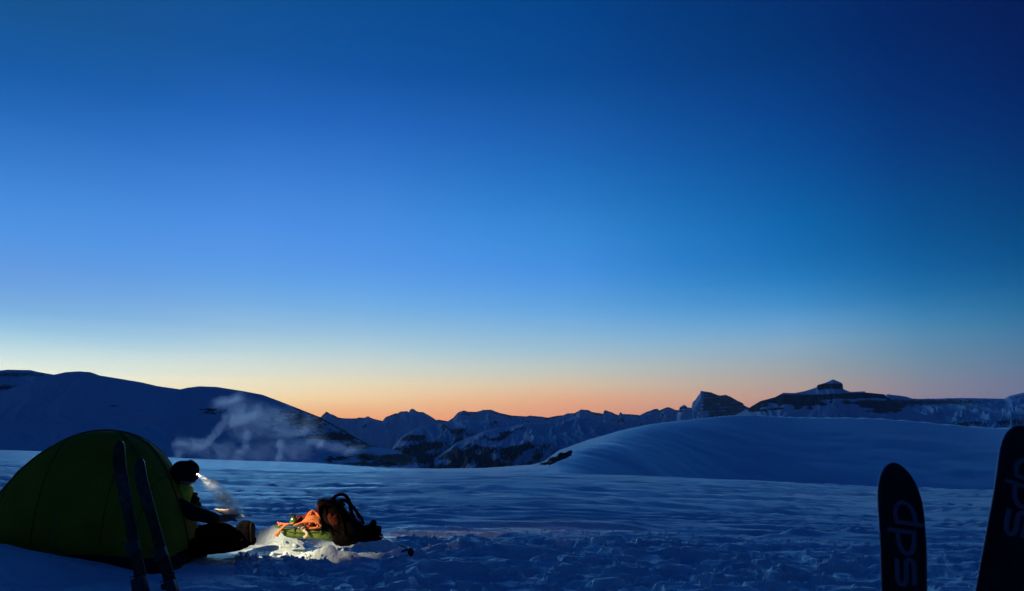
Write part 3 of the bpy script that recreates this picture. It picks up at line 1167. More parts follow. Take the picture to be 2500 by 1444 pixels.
# ------------------------------------------------------------------ tent
TP = [(-62, 1330), (-40, 1296), (0, 1243), (50, 1183), (105, 1124), (140, 1094), (180, 1071), (215, 1058), (255, 1052), (300, 1056), (340, 1071),
      (370, 1094), (392, 1124), (409, 1158), (424, 1196), (438, 1235), (451, 1280), (462, 1340)]


def tent_yc(px):
    return 7.22 - .42 * float(sstep(330, 470, np.array(float(px)))) - .12 * float(sstep(60, -60, np.array(float(px))) if px < 60 else 0)


def tent_W(px):
    w = .64 * max(.02, 1 - abs((px - 235) / 265) ** 3.0) ** .5
    return max(w, .035 if px < 300 else .07)


def tent_zb():
    return 0.06


def tent_section(pxs, pyv, nseg=40):
    yc, W = tent_yc(pxs), tent_W(pxs)
    top = P(pxs, pyv, yc)
    zb = .045
    H = max(top.z - zb, .01)
    pts = []
    for k in range(nseg + 1):
        a = PI * k / nseg
        c, s = -math.cos(a), math.sin(a)
        y = yc + W * math.copysign(abs(c) ** .85, c)
        z = zb + H * s ** .78
        # panels sag slightly between the poles
        sag = .018 * math.sin(a * 2) ** 2 * (1 - abs(math.sin((pxs - 20) / 230 * PI)))
        pts.append(Vector((top.x, y + sag * (1 if c < 0 else -1), z)))
    return pts


def build_tent():
    root = thing('tent', 'dark green dome tent pitched in the snow at the left', 'tent', (P(235, 1340, 7.2).x, 7.2, .0))
    base = root.location.copy()
    cv = curve_pts([Vector((x, y, 0)) for x, y in TP], 5)
    rings = [tent_section(q.x, q.y) for q in cv]
    bm = bmesh.new()
    ring_loft(bm, [[p - base for p in r] for r in rings], cap=False, closed=False)
    fly = part('fly', bm, M['fly'], root)
    md = fly.modifiers.new('solid', 'SOLIDIFY')
    md.thickness = .003
    # dark hem and ground sheet round the bottom
    bm = bmesh.new()
    loop = [r[0] for r in rings] + [r[-1] for r in reversed(rings)]
    c0 = sum(loop, Vector()) / len(loop)
    rows = []
    for sc, z in ((1.0, .11), (1.012, .085), (1.02, .03), (1.03, -.06), (.95, -.07)):
        rows.append([Vector((c0.x + (p.x - c0.x) * (1 + (sc - 1) * .4), c0.y + (p.y - c0.y) * sc, z)) - base for p in loop])
    ring_loft(bm, rows, cap=False)
    part('groundsheet', bm, M['fly_edge'], root)
    # pole sleeves: the ridge arc and two crossing ones
    nr = len(rings)
    bm = bmesh.new()
    tube(bm, [r[20] - base + Vector((0, 0, .004)) for r in rings], .009, 6)
    part('pole_sleeve', bm, M['pole'], root)
    for sgn in (0, 1):
        bm = bmesh.new()
        pts = []
        for i in range(6, nr - 6):
            t = (i - 6) / (nr - 13)
            k = 4 + 32 * t if sgn == 0 else 36 - 32 * t
            k0 = int(k)
            r = rings[i]
            p = r[k0].lerp(r[min(k0 + 1, 40)], k - k0)
            nrm = Vector((0, p.y - 7.2, p.z - .3)).normalized()
            pts.append(p - base + nrm * .004)
        tube(bm, pts, .007, 6)
        part('pole_sleeve', bm, M['pole'], root)
    # seams down the near side
    for i in (20, 34, 52, 66):
        bm = bmesh.new()
        tube(bm, [p - base + Vector((0, -.002, .001)) for p in rings[i][1:39]], .0035, 5)
        part('seam', bm, M['pole'], root)
    # little vent hood at the shoulder
    bm = bmesh.new()
    v = [P(x, y, 7.2) - base for x, y in ((99, 1133), (104, 1117), (116, 1109), (126, 1108), (122, 1118))]
    ring_loft(bm, [[q + Vector((0, -.10, -.01)) for q in v], [q + Vector((0, -.05, .0)) for q in v], [q + Vector((0, .05, .0)) for q in v], [q + Vector((0, .10, -.01)) for q in v]])
    part('vent_hood', bm, M['fly'], root)
    # guy lines with small runners
    for a, b in (((28, 1210), (-150, 1350)), ((150, 1200), (120, 1372))):
        bm = bmesh.new()
        p0 = P(*a, 6.75) - base
        p1 = P(*b, 6.2)
        p1.z = GH(p1.x, p1.y) + .01
        tube(bm, [p0, p0.lerp(p1 - base, .5) + Vector((0, 0, -.01)), p1 - base], .0016, 5)
        part('guy_line', bm, M['cord'], root)
    return root


tent = build_tent()

# ------------------------------------------------------------------ the seated person
YP = 7.12


def V(px, py, dy=0.0):
    p = P(px, py, YP + dy)
    return p


def lg(px):
    return max(0, (px - 462) / 144) * .5


def skin_obj(name, verts, edges, radii, material, parent, sub=2, root_i=0):
    me = bpy.data.meshes.new(name)
    me.from_pydata([tuple(v) for v in verts], edges, [])
    me.materials.append(material)
    o = bpy.data.objects.new(name, me)
    C.objects.link(o)
    m = o.modifiers.new('skin', 'SKIN')
    m.use_smooth_shade = True
    for i, r in enumerate(radii):
        r = r if isinstance(r, tuple) else (r, r)
        me.skin_vertices[0].data[i].radius = r
    me.skin_vertices[0].data[root_i].use_root = True
    s = o.modifiers.new('sub', 'SUBSURF')
    s.levels = s.render_levels = sub
    o.parent = parent
    return o


def head_mesh(bm, c, rx, ry, rz, faceX=True):
    """an egg-shaped head looking along +X with brow, nose, lips and chin"""
    nu, nv = 36, 26
    rows = []
    for i in range(nv + 1):
        th = PI * i / nv
        row = []
        for k in range(nu):
            ph = 2 * PI * k / nu
            x = math.sin(th) * math.cos(ph)
            y = math.sin(th) * math.sin(ph)
            z = math.cos(th)
            f = max(0, math.cos(ph)) ** 6 * math.sin(th)
            jaw = 1 - .22 * max(0, -z) ** 1.4
            dx = 0
            dx += .020 * f * math.exp(-((z - .22) / .12) ** 2)                    # brow
            dx -= .014 * max(0, math.cos(ph)) ** 3 * math.exp(-((z - .05) / .10) ** 2) * (1 - math.exp(-(ph if ph < PI else 2 * PI - ph) ** 2 / .02))   # eye sockets
            nose = math.exp(-((z + .18) / .17) ** 2) * math.exp(-((ph if ph < PI else 2 * PI - ph) / .20) ** 2)
            dx += .034 * nose
            dx += .012 * math.exp(-((z + .46) / .06) ** 2) * math.exp(-((ph if ph < PI else 2 * PI - ph) / .32) ** 2)   # lips
            dx += .014 * math.exp(-((z + .72) / .12) ** 2) * math.exp(-((ph if ph < PI else 2 * PI - ph) / .45) ** 2)   # chin
            row.append(Vector((x * rx * (.93 if x > 0 else 1.05) * jaw + dx, y * ry * jaw, z * rz)))
        rows.append(row)
    return rows


def build_person():
    root = thing('person', 'person in dark jacket and black knit hat sitting beside the tent with legs stretched out', 'person', (V(450, 1345).x, YP, 0.0))
    b = root.location.copy()
    loc = lambda v: v - b
    # ---- body: head, neck, torso, limbs and hands are one skinned figure
    J = {}
    vs, rad, ed = [], [], []

    def add(name, p, r, frm=None):
        J[name] = len(vs)
        vs.append(loc(p))
        rad.append(r)
        if frm:
            ed.append((J[frm], J[name]))
    add('pelvis', V(446, 1318), .115)
    add('spine', V(434, 1282), .10, 'pelvis')
    add('chest', V(427, 1244), .115, 'spine')
    add('neckb', V(432, 1212), .065, 'chest')
    add('neck', V(440, 1196), .05, 'neckb')
    add('head0', V(445, 1178), .055, 'neck')
    for s, dy in (('n', -.10), ('f', .10)):
        add('hip' + s, V(462, 1322, dy), .085, 'pelvis')
        add('thigh' + s, V(500, 1306, dy * 1.1 + lg(500)), .078, 'hip' + s)
        add('knee' + s, V(536, 1290 + (4 if s == 'n' else -4), dy * 1.1 + lg(536)), .060, 'thigh' + s)
        add('shin' + s, V(566, 1304, dy + lg(566)), .050, 'knee' + s)
        add('ankle' + s, V(592, 1318, dy + lg(592)), .038, 'shin' + s)
        add('foot' + s, V(604, 1306, dy * 1.2 + lg(604)), .036, 'ankle' + s)
        add('toe' + s, V(606, 1286, dy * 1.35 + lg(606)), .028, 'foot' + s)
    # near arm reaching forward, far arm raised to the chin
    add('shn', V(428, 1226, -.17), .062, 'chest')
    add('eln', V(476, 1252, -.20), .046, 'shn')
    add('fan', V(515, 1262, -.16), .036, 'eln')
    add('wrn', V(540, 1268, -.10), .027, 'fan')
    add('pan', V(556, 1269, -.07), .026, 'wrn')
    add('shf', V(436, 1224, .16), .062, 'chest')
    add('elf', V(478, 1250, .17), .046, 'shf')
    add('faf', V(478, 1234, .09), .036, 'elf')
    add('wrf', V(474, 1224, .04), .027, 'faf')
    add('paf', V(470, 1212, .02), .026, 'wrf')
    for hand, base, dirs in (('n', 'pan', [(566, 1268), (574, 1270), (578, 1274)]), ('f', 'paf', [(474, 1204), (480, 1205), (482, 1210)])):
        for fi in range(4):
            dy0 = {'n': -.07, 'f': .02}[hand] + (-.027 + .018 * fi)
            ln = (.92, 1.05, 1.0, .82)[fi]
            bx, by = (556, 1269) if hand == 'n' else (470, 1212)
            prev = base
            for jn, (qx, qy) in enumerate(dirs):
                nm = 'fg%s%d%d' % (hand, fi, jn)
                add(nm, V(bx + (qx - bx) * ln, by + (qy - by) * ln, dy0), .0095 - .0012 * jn, prev)
                prev = nm
        if hand == 'n':
            add('thn0', V(556, 1262, -.075), .011, base)
            add('thn1', V(565, 1260, -.075), .009, 'thn0')
        else:
            add('thf0', V(466, 1204, .0), .011, base)
            add('thf1', V(470, 1198, .0), .009, 'thf0')
    skin_obj('body', vs, ed, rad, M['skin'], root, 2, 0)
    # ---- head with a face, bowed a little
    hc = V(449, 1160)
    rot = Euler((0, math.radians(18), 0)).to_matrix()
    bm = bmesh.new()
    rows = head_mesh(bm, hc, .105, .085, .128)
    ring_loft(bm, [[loc(hc) + rot @ p for p in r] for r in rows[1:-1]])
    part('head', bm, M['skin'], root)
    for s in (-1, 1):
        bm = bmesh.new()
        bmesh.ops.create_uvsphere(bm, u_segments=10, v_segments=8, radius=.0115)
        bmesh.ops.translate(bm, vec=loc(hc) + rot @ Vector((.078, s * .030, .004)), verts=bm.verts)
        part('eye', bm, M['cap'], root)
        bm = bmesh.new()
        bmesh.ops.create_uvsphere(bm, u_segments=10, v_segments=8, radius=.028)
        bmesh.ops.scale(bm, vec=(.7, .3, 1), verts=bm.verts)
        bmesh.ops.translate(bm, vec=loc(hc) + rot @ Vector((-.008, s * .078, -.012)), verts=bm.verts)
        part('ear', bm, M['skin'], root)
    # beard / hair below the hat
    bm = bmesh.new()
    rr = []
    for i in range(9):
        t = i / 8
        z = -.035 - .085 * t
        s = math.cos(t * 1.25) ** .6
        rr.append([loc(hc) + rot @ Vector((-.012 + .082 * s * math.cos(a), .080 * s * math.sin(a), z + .012 * math.sin(a * 5))) for a in [PI * 2 * k / 24 for k in range(24)]])
    ring_loft(bm, rr)
    part('hair', bm, M['hair'], root)
    # knit hat with a turned-up brim
    bm = bmesh.new()
    rr = []
    prof = [(-.030, 1.03), (-.012, 1.12), (.012, 1.14), (.030, 1.10), (.036, 1.06), (.060, 1.07), (.085, 1.0), (.107, .86), (.124, .64), (.134, .36), (.138, .10)]
    for z, s in prof:
        ring = []
        for k in range(48):
            a = 2 * PI * k / 48
            rb = 1 + (.012 if k % 2 else 0)
            ring.append(loc(hc) + rot @ Vector((-.006 + .112 * s * rb * math.cos(a), .097 * s * rb * math.sin(a), z * 1.05 - .012 + .012 * math.cos(a))))
        rr.append(ring)
    ring_loft(bm, rr)
    part('knit_hat', bm, M['beanie'], root)
    # ---- jacket: torso and both sleeves
    jv = [V(446, 1322), V(434, 1286), V(426, 1246), V(431, 1218), V(426, 1228, -.17), V(452, 1244, -.21), V(477, 1255, -.20), V(515, 1264, -.16), V(538, 1269, -.11),
          V(434, 1226, .17), V(456, 1240, .18), V(480, 1254, .17), V(480, 1238, .10), V(476, 1228, .05)]
    jr = [.145, .135, .150, .105, .085, .074, .068, .056, .042, .085, .074, .066, .055, .042]
    je = [(0, 1), (1, 2), (2, 3), (2, 4), (4, 5), (5, 6), (6, 7), (7, 8), (2, 9), (9, 10), (10, 11), (11, 12), (12, 13)]
    skin_obj('jacket', [loc(v) for v in jv], je, jr, M['jacket'], root)
    # yellow-green collar / neck tube
    bm = bmesh.new()
    cp = [(V(433, 1214), .078), (V(437, 1206), .072), (V(442, 1198), .064), (V(446, 1190), .060)]
    ringz = []
    ax = (V(448, 1188) - V(436, 1216)).normalized()
    sx = ax.cross(Vector((0, 1, 0))).normalized()
    for i, (c, r) in enumerate([(V(441, 1224), .098), (V(446, 1215), .094), (V(449, 1206), .087), (V(452, 1197), .078), (V(454, 1188), .070), (V(454, 1184), .062)]):
        ringz.append([loc(c) + Vector((0, 1, 0)) * (r * math.sin(a)) + sx * (r * (1 + .03 * math.sin(7 * a + i)) * math.cos(a)) for a in [2 * PI * k / 28 for k in range(28)]])
    ring_loft(bm, ringz)
    part('collar', bm, M['collar'], root)
    # ---- trousers
    tv, tr, te = [V(448, 1326)], [.145], []
    for dy in (-.11, .10):
        k = len(tv)
        up = 0 if dy < 0 else -4
        tv += [V(470, 1324, dy), V(504, 1309 + up, dy + lg(504)), V(538, 1295 + up, dy + lg(538)), V(566, 1307, dy + lg(566)), V(588, 1318, dy + lg(588))]
        tr += [.108, .104, .088, .080, .066]
        te += [(0, k), (k, k + 1), (k + 1, k + 2), (k + 2, k + 3), (k + 3, k + 4)]
    skin_obj('trousers', [loc(v) for v in tv], te, tr, M['pants'], root)
    # ---- boots, toes up
    for dy in (-.13, .12):
        bt = bpy.data.objects.new('boot', None)
        bm = bmesh.new()
        puffy(bm, [(580, 1300), (578, 1284), (590, 1272), (606, 1271), (615, 1279), (618, 1298), (617, 1316), (620, 1326), (612, 1332), (594, 1333), (578, 1328), (572, 1314)],
              YP + dy + .5, .12, e=.35)
        bmesh.ops.translate(bm, vec=-b, verts=bm.verts)
        boot = part('boot', bm, M['black'], root)
        bm = bmesh.new()
        puffy(bm, [(613, 1276), (619, 1280), (620, 1300), (619, 1314), (623, 1320), (622, 1329), (616, 1331), (614, 1316), (613, 1296)], YP + dy + .5, .105, e=.3)
        bmesh.ops.translate(bm, vec=-b, verts=bm.verts)
        part('sole', bm, M['sole'], boot)
    # gloves over both hands
    gv = [V(538, 1268, -.10), V(552, 1268, -.08), V(562, 1268, -.072)]
    # raised glove: a mitten-like hand with its fingers closed beside the chin
    bm = bmesh.new()
    puffy(bm, [(458, 1232), (455, 1222), (460, 1214), (468, 1209), (478, 1209), (486, 1217), (484, 1228), (476, 1236), (464, 1238)], YP + .02, .085, e=.5, lump=.03)
    bmesh.ops.translate(bm, vec=-b, verts=bm.verts)
    part('glove', bm, M['glove'], root)
    # pale label on the side of the sitting bag of trousers
    bm = bmesh.new()
    q = [P(x, y, 6.86) for x, y in ((447, 1293), (460, 1293), (457, 1315), (443, 1317))]
    ring_loft(bm, [[v - b for v in q], [v - b + Vector((0, .004, 0)) for v in q]])
    part('side_label', bm, M['patch'], root, smooth=False)
    return root


person = build_person()

# the dark quilt / seat the person sits in
bm = bmesh.new()
puffy(bm, [(424, 1300), (452, 1292), (500, 1312), (560, 1326), (600, 1334), (580, 1345), (520, 1352), (490, 1358), (455, 1352), (420, 1346)], 7.1, .62, e=.5, lump=.02, seed=5)
o = link_bm('sitting_mat', bm, M['black'])
tag(o, 'black padded mat under the seated person beside the tent', 'mat')

# headlamp with its own light
lp = P(479, 1157, YP)
hl = thing('headlamp', 'lit headlamp on the forehead of the seated person', 'headlamp', lp)
aim = (P(646, 1292, 7.7) - lp).normalized()
bm = bmesh.new()
box(bm, -aim * .012 + Vector((0, 0, 0)), .026, .036, .028, rot=aim.to_track_quat('X', 'Z').to_matrix(), bevel=.006)
hb = part('housing', bm, M['lampbody'], hl)
bm = bmesh.new()
r = bmesh.ops.create_cone(bm, cap_ends=True, segments=18, radius1=.009, radius2=.010, depth=.006)
bmesh.ops.rotate(bm, verts=bm.verts, cent=(0, 0, 0), matrix=aim.to_track_quat('Z', 'Y').to_matrix())
bmesh.ops.translate(bm, vec=aim * .006, verts=bm.verts)
part('lens', bm, M['lens'], hl)
bm = bmesh.new()
hc = V(449, 1160) - lp
rot = Euler((0, math.radians(18), 0)).to_matrix()
rr = []
for dz in (-.012, -.012, .012, .012):
    pass
inner, outer = 1.15, 1.18
ringsets = []
for (s, z) in ((1.15, .0), (1.19, .0), (1.19, .024), (1.15, .024)):
    ringsets.append([hc + rot @ Vector((-.006 + .112 * s * math.cos(a), .097 * s * math.sin(a), z - .012 + .012 * math.cos(a))) for a in [2 * PI * k / 40 for k in range(40)]])
ringsets.append(ringsets[0])
ring_loft(bm, ringsets, cap=False)
part('strap', bm, M['strap'], hl)
ld = bpy.data.lights.new('headlamp_beam', 'SPOT')
ld.energy = 250
ld.color = (1, .70, .42)
ld.spot_size = math.radians(62)
ld.spot_blend = .8
ld.shadow_soft_size = .010
lo = bpy.data.objects.new('headlamp_beam', ld)
C.objects.link(lo)
lo.parent = hl
lo.location = aim * .02
lo.rotation_euler = aim.to_track_quat('-Z', 'Y').to_euler()

# cooking pan held over the knees, with a pouch leaning behind it
YK = YP + .02
pr = thing('cooking_pan', 'shallow metal pan lit by the headlamp over the knees', 'pan', P(565, 1261, YK))
b = pr.location.copy()
bm = bmesh.new()
rings = []
for r, z in ((.0, -.020), (.085, -.020), (.105, -.008), (.118, .008), (.122, .010), (.116, .007), (.102, -.006), (.083, -.015), (.0, -.015)):
    rings.append([Vector((max(r, .001) * math.cos(2 * PI * k / 36), max(r, .001) * .9 * math.sin(2 * PI * k / 36), z)) for k in range(36)])
ring_loft(bm, rings, cap=True)
bmesh.ops.rotate(bm, verts=bm.verts, cent=(0, 0, 0), matrix=Euler((math.radians(-7), math.radians(-3), 0)).to_matrix())
part('bowl', bm, M['pan'], pr)
bm = bmesh.new()
tube(bm, [Vector((.115, 0, .012)), Vector((.135, -.003, .012)), Vector((.180, -.005, .006))], [.005, .007, .008], 8, flat=.6)
part('handle', bm, M['steel'], pr)
bm = bmesh.new()
puffy(bm, [(524, 1243), (540, 1244), (556, 1243), (570, 1240), (580, 1250), (585, 1259), (566, 1262), (550, 1258), (534, 1252)], YK + .10, .05, e=.4, lump=.015, seed=9)
o = link_bm('food_pouch', bm, M['bag_tan'])
tag(o, 'tan food pouch leaning behind the lit pan', 'pouch')

# ------------------------------------------------------------------ gear pile
Z3 = lambda x, y: (590 + x / 5.5556, 1180 + y / 5.5556)


def zout(pts):
    return [Z3(x, y) for x, y in pts]


YG = 8.0
duf = thing('duffel_bag', 'olive green duffel bag lying in the lit snow under the orange rope', 'bag', P(760, 1312, YG))
b = duf.location.copy()
bm = bmesh.new()
puffy(bm, zout([(430, 572), (480, 575), (600, 590), (740, 590), (860, 605), (1000, 610), (1200, 600), (1340, 620), (1380, 720), (1300, 790), (1180, 770), (1000, 755), (800, 748), (680, 735), (600, 712), (555, 660), (520, 600)]),
      YG, .34, e=.45, lump=.012, seed=3)
bmesh.ops.translate(bm, vec=-b, verts=bm.verts)
part('bag_body', bm, M['olive'], duf)
for (x0, x1) in ((700, 712), (890, 905), (1060, 1075)):
    bm = bmesh.new()
    pts = [P(*Z3(x0 - 4, 592), YG + .05), P(*Z3(x0, 586), YG - .06), P(*Z3(x0 + 2, 610), YG - .15), P(*Z3(x1, 660), YG - .178), P(*Z3(x1 - 4, 715), YG - .155), P(*Z3(x1 - 10, 748), YG - .10)]
    tube(bm, [q - b for q in curve_pts(pts, 4)], .010, 6, flat=.3)
    part('compression_strap', bm, M['pole'], duf)
bm = bmesh.new()
pts = [P(*Z3(430, 572), YG - .05), P(*Z3(520, 600), YG - .14), P(*Z3(640, 655), YG - .175), P(*Z3(800, 672), YG - .178), P(*Z3(960, 665), YG - .178), P(*Z3(1120, 670), YG - .17)]
tube(bm, [q - b for q in curve_pts(pts, 5)], .004, 5)
part('zip', bm, M['pole'], duf)

# rope
bm = bmesh.new()
rs = random.Random(4)


def rope_line(zpts, y0=-.16, jit=8, rad=.0052):
    pts = []
    for i, (x, y) in enumerate(zpts):
        pts.append(P(*Z3(x + rs.uniform(-jit, jit), y + rs.uniform(-jit, jit)), YG + y0 + rs.uniform(-.012, .012)))
    tube(bm, curve_pts(pts, 5), rad, 6)


for k in range(9):          # the swept body of the coil
    f = k / 8
    rope_line([(705 + 10 * f, 582 - 6 * f), (800, 548 - 8 * f), (870 + 20 * f, 470 + 60 * f), (960, 445 + 75 * f), (1040, 470 + 80 * f), (1078, 560 + 20 * f)], -.17 - .01 * k % 3, 7)
for k in range(8):
    f = k / 7
    rope_line([(835 + 6 * k, 590 - 6 * k), (860 + 9 * k, 500 - 4 * k), (900 + 7 * k, 410 - 5 * k), (960 + 5 * k, 372 + 3 * k), (1010 + 4 * k, 420), (1045 + 3 * k, 500), (1068, 590)], -.14 - .004 * k, 6)
for k in range(5):
    rope_line([(850, 560 + 8 * k), (920, 590 + 5 * k), (1000, 600 + 5 * k), (1075, 590 + 4 * k)], -.18, 6)
for k in range(7):          # strands thrown out to the left
    rope_line([(835 - 20 * k, 545 + 5 * k), (740 - 8 * k, 552), (620 - 4 * k, 548 + 4 * k), (540, 545 + 3 * k), (478 + 4 * k, 528 + 8 * k)], -.13, 5)
for k in range(6):
    rope_line([(700, 545), (620, 560 + 2 * k), (560 - 4 * k, 590 + 6 * k), (500 - 4 * k + 8, 650 + 4 * k), (450 + 8 * k, 695 + 3 * k), (466 + 6 * k, 712), (520 + 3 * k, 640), (580, 580)], -.19, 4)
for k in range(3):
    rope_line([(900, 590), (950, 520 - 10 * k), (1000, 540), (1030, 590), (980, 610), (930, 600)], -.2, 5)
o = link_bm('rope', bm, M['rope'])
tag(o, 'bright orange rope coiled and spilling over the olive duffel bag', 'rope')
# cream webbing
bm = bmesh.new()
for pts in ([(762, 592), (800, 600), (840, 640), (878, 672), (884, 700), (860, 728), (838, 738)], [(800, 575), (830, 590), (846, 620), (850, 650)]):
    tube(bm, curve_pts([P(*Z3(*q), YG - .20) for q in pts], 5), .013, 8, flat=.25)
o = link_bm('webbing_sling', bm, M['tape'])
tag(o, 'cream webbing sling hanging over the front of the duffel bag', 'sling')
# green bottle
bo = thing('bottle', 'small glossy green bottle catching the light, left of the rope', 'bottle', P(*Z3(700, 512), YG - .13))
rot = Euler((math.radians(25), math.radians(12), 0)).to_matrix()


def lathe(prof, n=24):
    bm = bmesh.new()
    ring_loft(bm, [[rot @ Vector((r * math.cos(2 * PI * k / n), r * math.sin(2 * PI * k / n), z)) for k in range(n)] for r, z in prof])
    return bm


part('bottle_body', lathe([(.004, -.042), (.026, -.040), (.033, -.030), (.034, 0), (.033, .014), (.026, .028), (.016, .036), (.015, .040)]), M['bottle'], bo)
part('cap', lathe([(.019, .0405), (.020, .043), (.020, .058), (.018, .061), (.002, .062)]), M['cap'], bo)
bm = bmesh.new()
tube(bm, curve_pts([Vector((-.035, 0, .0)), Vector((-.045, 0, .03)), Vector((-.025, 0, .068)), Vector((.005, 0, .07)), Vector((.018, 0, .055))], 5), .004, 6)
part('carry_loop', bm, M['cap'], bo)
# maroon garment stuffed behind the rope
bm = bmesh.new()
puffy(bm, zout([(740, 470), (760, 436), (820, 440), (870, 420), (900, 390), (960, 370), (1050, 375), (1080, 470), (1070, 590), (900, 600), (760, 570)]), YG + .02, .22, e=.5, lump=.03, seed=8)
o = link_bm('stuffed_jacket', bm, M['maroon'])
tag(o, 'crumpled maroon jacket tucked behind the orange rope', 'jacket')

# backpack
bp = thing('backpack', 'dark brown backpack with rust red panels standing against the duffel bag', 'backpack', P(840, 1330, YG))
b = bp.location.copy()


def bpart(name, outline, Y, T, m, e=.4, lump=.01, seed=2, parent=None):
    bm = bmesh.new()
    puffy(bm, zout(outline), Y, T, e=e, lump=lump, seed=seed)
    bmesh.ops.translate(bm, vec=-b, verts=bm.verts)
    return part(name, bm, m, parent or bp)


bpart('pack_body', [(1060, 300), (1100, 250), (1200, 240), (1290, 262), (1380, 330), (1460, 420), (1540, 480), (1620, 540), (1660, 640), (1640, 740), (1560, 820), (1420, 855), (1290, 835), (1220, 740), (1130, 650), (1080, 540)], YG + .02, .36, M['pack'])
bpart('lid', [(1048, 300), (1052, 235), (1100, 200), (1180, 208), (1260, 215), (1340, 250), (1390, 300), (1350, 330), (1240, 300), (1140, 292), (1090, 330)], YG + .01, .40, M['pack'], e=.45, seed=6)
bpart('side_pocket', [(1052, 262), (1075, 248), (1098, 262), (1104, 340), (1096, 430), (1075, 440), (1058, 380)], YG - .05, .26, M['packred'], e=.5)
bpart('front_pocket', [(1172, 410), (1215, 395), (1230, 440), (1290, 420), (1340, 470), (1345, 560), (1280, 590), (1200, 560), (1165, 480)], YG - .13, .10, M['packred'], e=.5, lump=.02)
for pts, r in (([(1235, 225), (1270, 178), (1330, 158), (1390, 160), (1440, 205), (1480, 290), (1530, 345), (1580, 420), (1625, 480), (1650, 565)], .016),
               ([(1275, 262), (1330, 240), (1400, 236), (1450, 262), (1475, 320), (1490, 400), (1530, 470)], .019)):
    bm = bmesh.new()
    dy = -.07 if r < .018 else .07
    tube(bm, [q - b for q in curve_pts([P(*Z3(*q), YG + dy) for q in pts], 5)], r, 8, flat=2.0)
    part('shoulder_strap', bm, M['strap'], bp)
bm = bmesh.new()
tube(bm, [q - b for q in curve_pts([P(*Z3(*q), YG - .10) for q in [(1440, 215), (1475, 330), (1478, 400), (1500, 470)]], 5)], .010, 6, flat=1.6)
tube(bm, [q - b for q in curve_pts([P(*Z3(*q), YG - .02) for q in [(1545, 350), (1560, 430), (1590, 470), (1630, 500)]], 5)], .008, 6)
part('load_strap', bm, M['strap'], bp)
bm = bmesh.new()
tube(bm, [q - b for q in curve_pts([P(*Z3(*q), YG + .0) for q in [(1205, 222), (1230, 195), (1262, 205), (1270, 235)]], 4)], .007, 6)
part('haul_loop', bm, M['strap'], bp)
bm = bmesh.new()
tube(bm, [q - b for q in curve_pts([P(*Z3(*q), YG - .16) for q in [(1120, 300), (1150, 420), (1180, 560), (1240, 700)]], 5)], .006, 6, flat=1.5)
tube(bm, [q - b for q in curve_pts([P(*Z3(*q), YG - .165) for q in [(1250, 290), (1330, 420), (1380, 560), (1400, 700)]], 5)], .006, 6, flat=1.5)
part('compression_strap', bm, M['strap'], bp)

# heap to the right of the pack
bm = bmesh.new()
puffy(bm, zout([(1560, 600), (1640, 572), (1700, 566), (1740, 548), (1765, 510), (1785, 498), (1812, 512), (1808, 560), (1835, 585), (1882, 592), (1888, 650), (1882, 700), (1918, 742), (1880, 775), (1760, 790), (1640, 800), (1560, 760)]), YG + .02, .30, e=.45, lump=.008, seed=12, per=3)
o = link_bm('shell_bag', bm, M['black'])
tag(o, 'black crumpled bag with pointed folds right of the backpack', 'bag')
# a dark boot liner like lump in front
pole = thing('ski_pole', 'thin ski pole lying on the snow, pointing right from the black bag', 'ski pole', P(*Z3(2000, 790), YG - .1))
b = pole.location.copy()
pa, pb = P(*Z3(1860, 712), YG - .06), P(*Z3(2262, 893), YG - .92)
bm = bmesh.new()
tube(bm, [pa - b, pb - b], [.0075, .006], 10)
part('shaft', bm, M['alu'], pole)
bm = bmesh.new()
d = (pb - pa).normalized()
tube(bm, [pb - b - d * .01, pb - b + d * .02, pb - b + d * .05, pb - b + d * .085], [.012, .021, .019, .010], 10)
part('grip', bm, M['cap'], pole)
bm = bmesh.new()
c = pb + d * .03 - b
tube(bm, curve_pts([c, c + Vector((.0, -.01, -.03)), c + Vector((.02, -.02, -.045)), c + Vector((.03, -.02, -.02)), c + Vector((.02, -.01, .0))], 5), .012, 6, flat=.6)
tube(bm, curve_pts([c, c + Vector((-.05, 0, -.012)), c + Vector((-.07, 0, -.02))], 4), .007, 6, flat=.5)
part('wrist_strap', bm, M['strap'], pole)


# ------------------------------------------------------------------ loose crumbs of snow (nobody could count them)
def build_crumbs():
    rs = np.random.RandomState(5)
    ico = bmesh.new()
    bmesh.ops.create_icosphere(ico, subdivisions=1, radius=1)
    bv = np.array([v.co[:] for v in ico.verts])
    bf = [[v.index for v in f.verts] for f in ico.faces]
    ico.free()
    pts = []
    for i in range(2600):
        if i < 420:
            px, Yd = rs.uniform(610, 830), rs.uniform(6.5, 7.6)
        else:
            px, Yd = rs.uniform(600, 2350), 5 + 6 * rs.rand() ** 1.3
        X = (px - 1250) / F * Yd
        pts.append((X, Yd))
    A = np.array(pts)
    z, r, az = ground_base(A[:, 0], A[:, 1])
    z = z + near_shape(A[:, 0], A[:, 1]) + ground_detail(A[:, 0], A[:, 1], r) * tent_quiet(A[:, 0], A[:, 1])
    V_, F_ = [], []
    for (x, y), zz in zip(pts, z):
        s = .006 + .022 * rs.rand() ** 3
        w = bv * (s * rs.uniform(.6, 1.4, 3)) * (1 + .25 * rs.randn(len(bv), 1))
        k = len(V_) * len(bv)
        V_.append(w + np.array([x, y, zz + s * .25]))
        F_ += [[a + k for a in f] for f in bf]
    me = bpy.data.meshes.new('snow_crumbs')
    me.from_pydata(np.concatenate(V_).tolist(), [], F_)
    for p in me.polygons:
        p.use_smooth = True
    me.materials.append(M['snow'])
    o = bpy.data.objects.new('snow_crumbs', me)
    C.objects.link(o)
    tag(o, 'loose crumbs of snow scattered over the trampled snow', 'snow', kind='stuff')


build_crumbs()


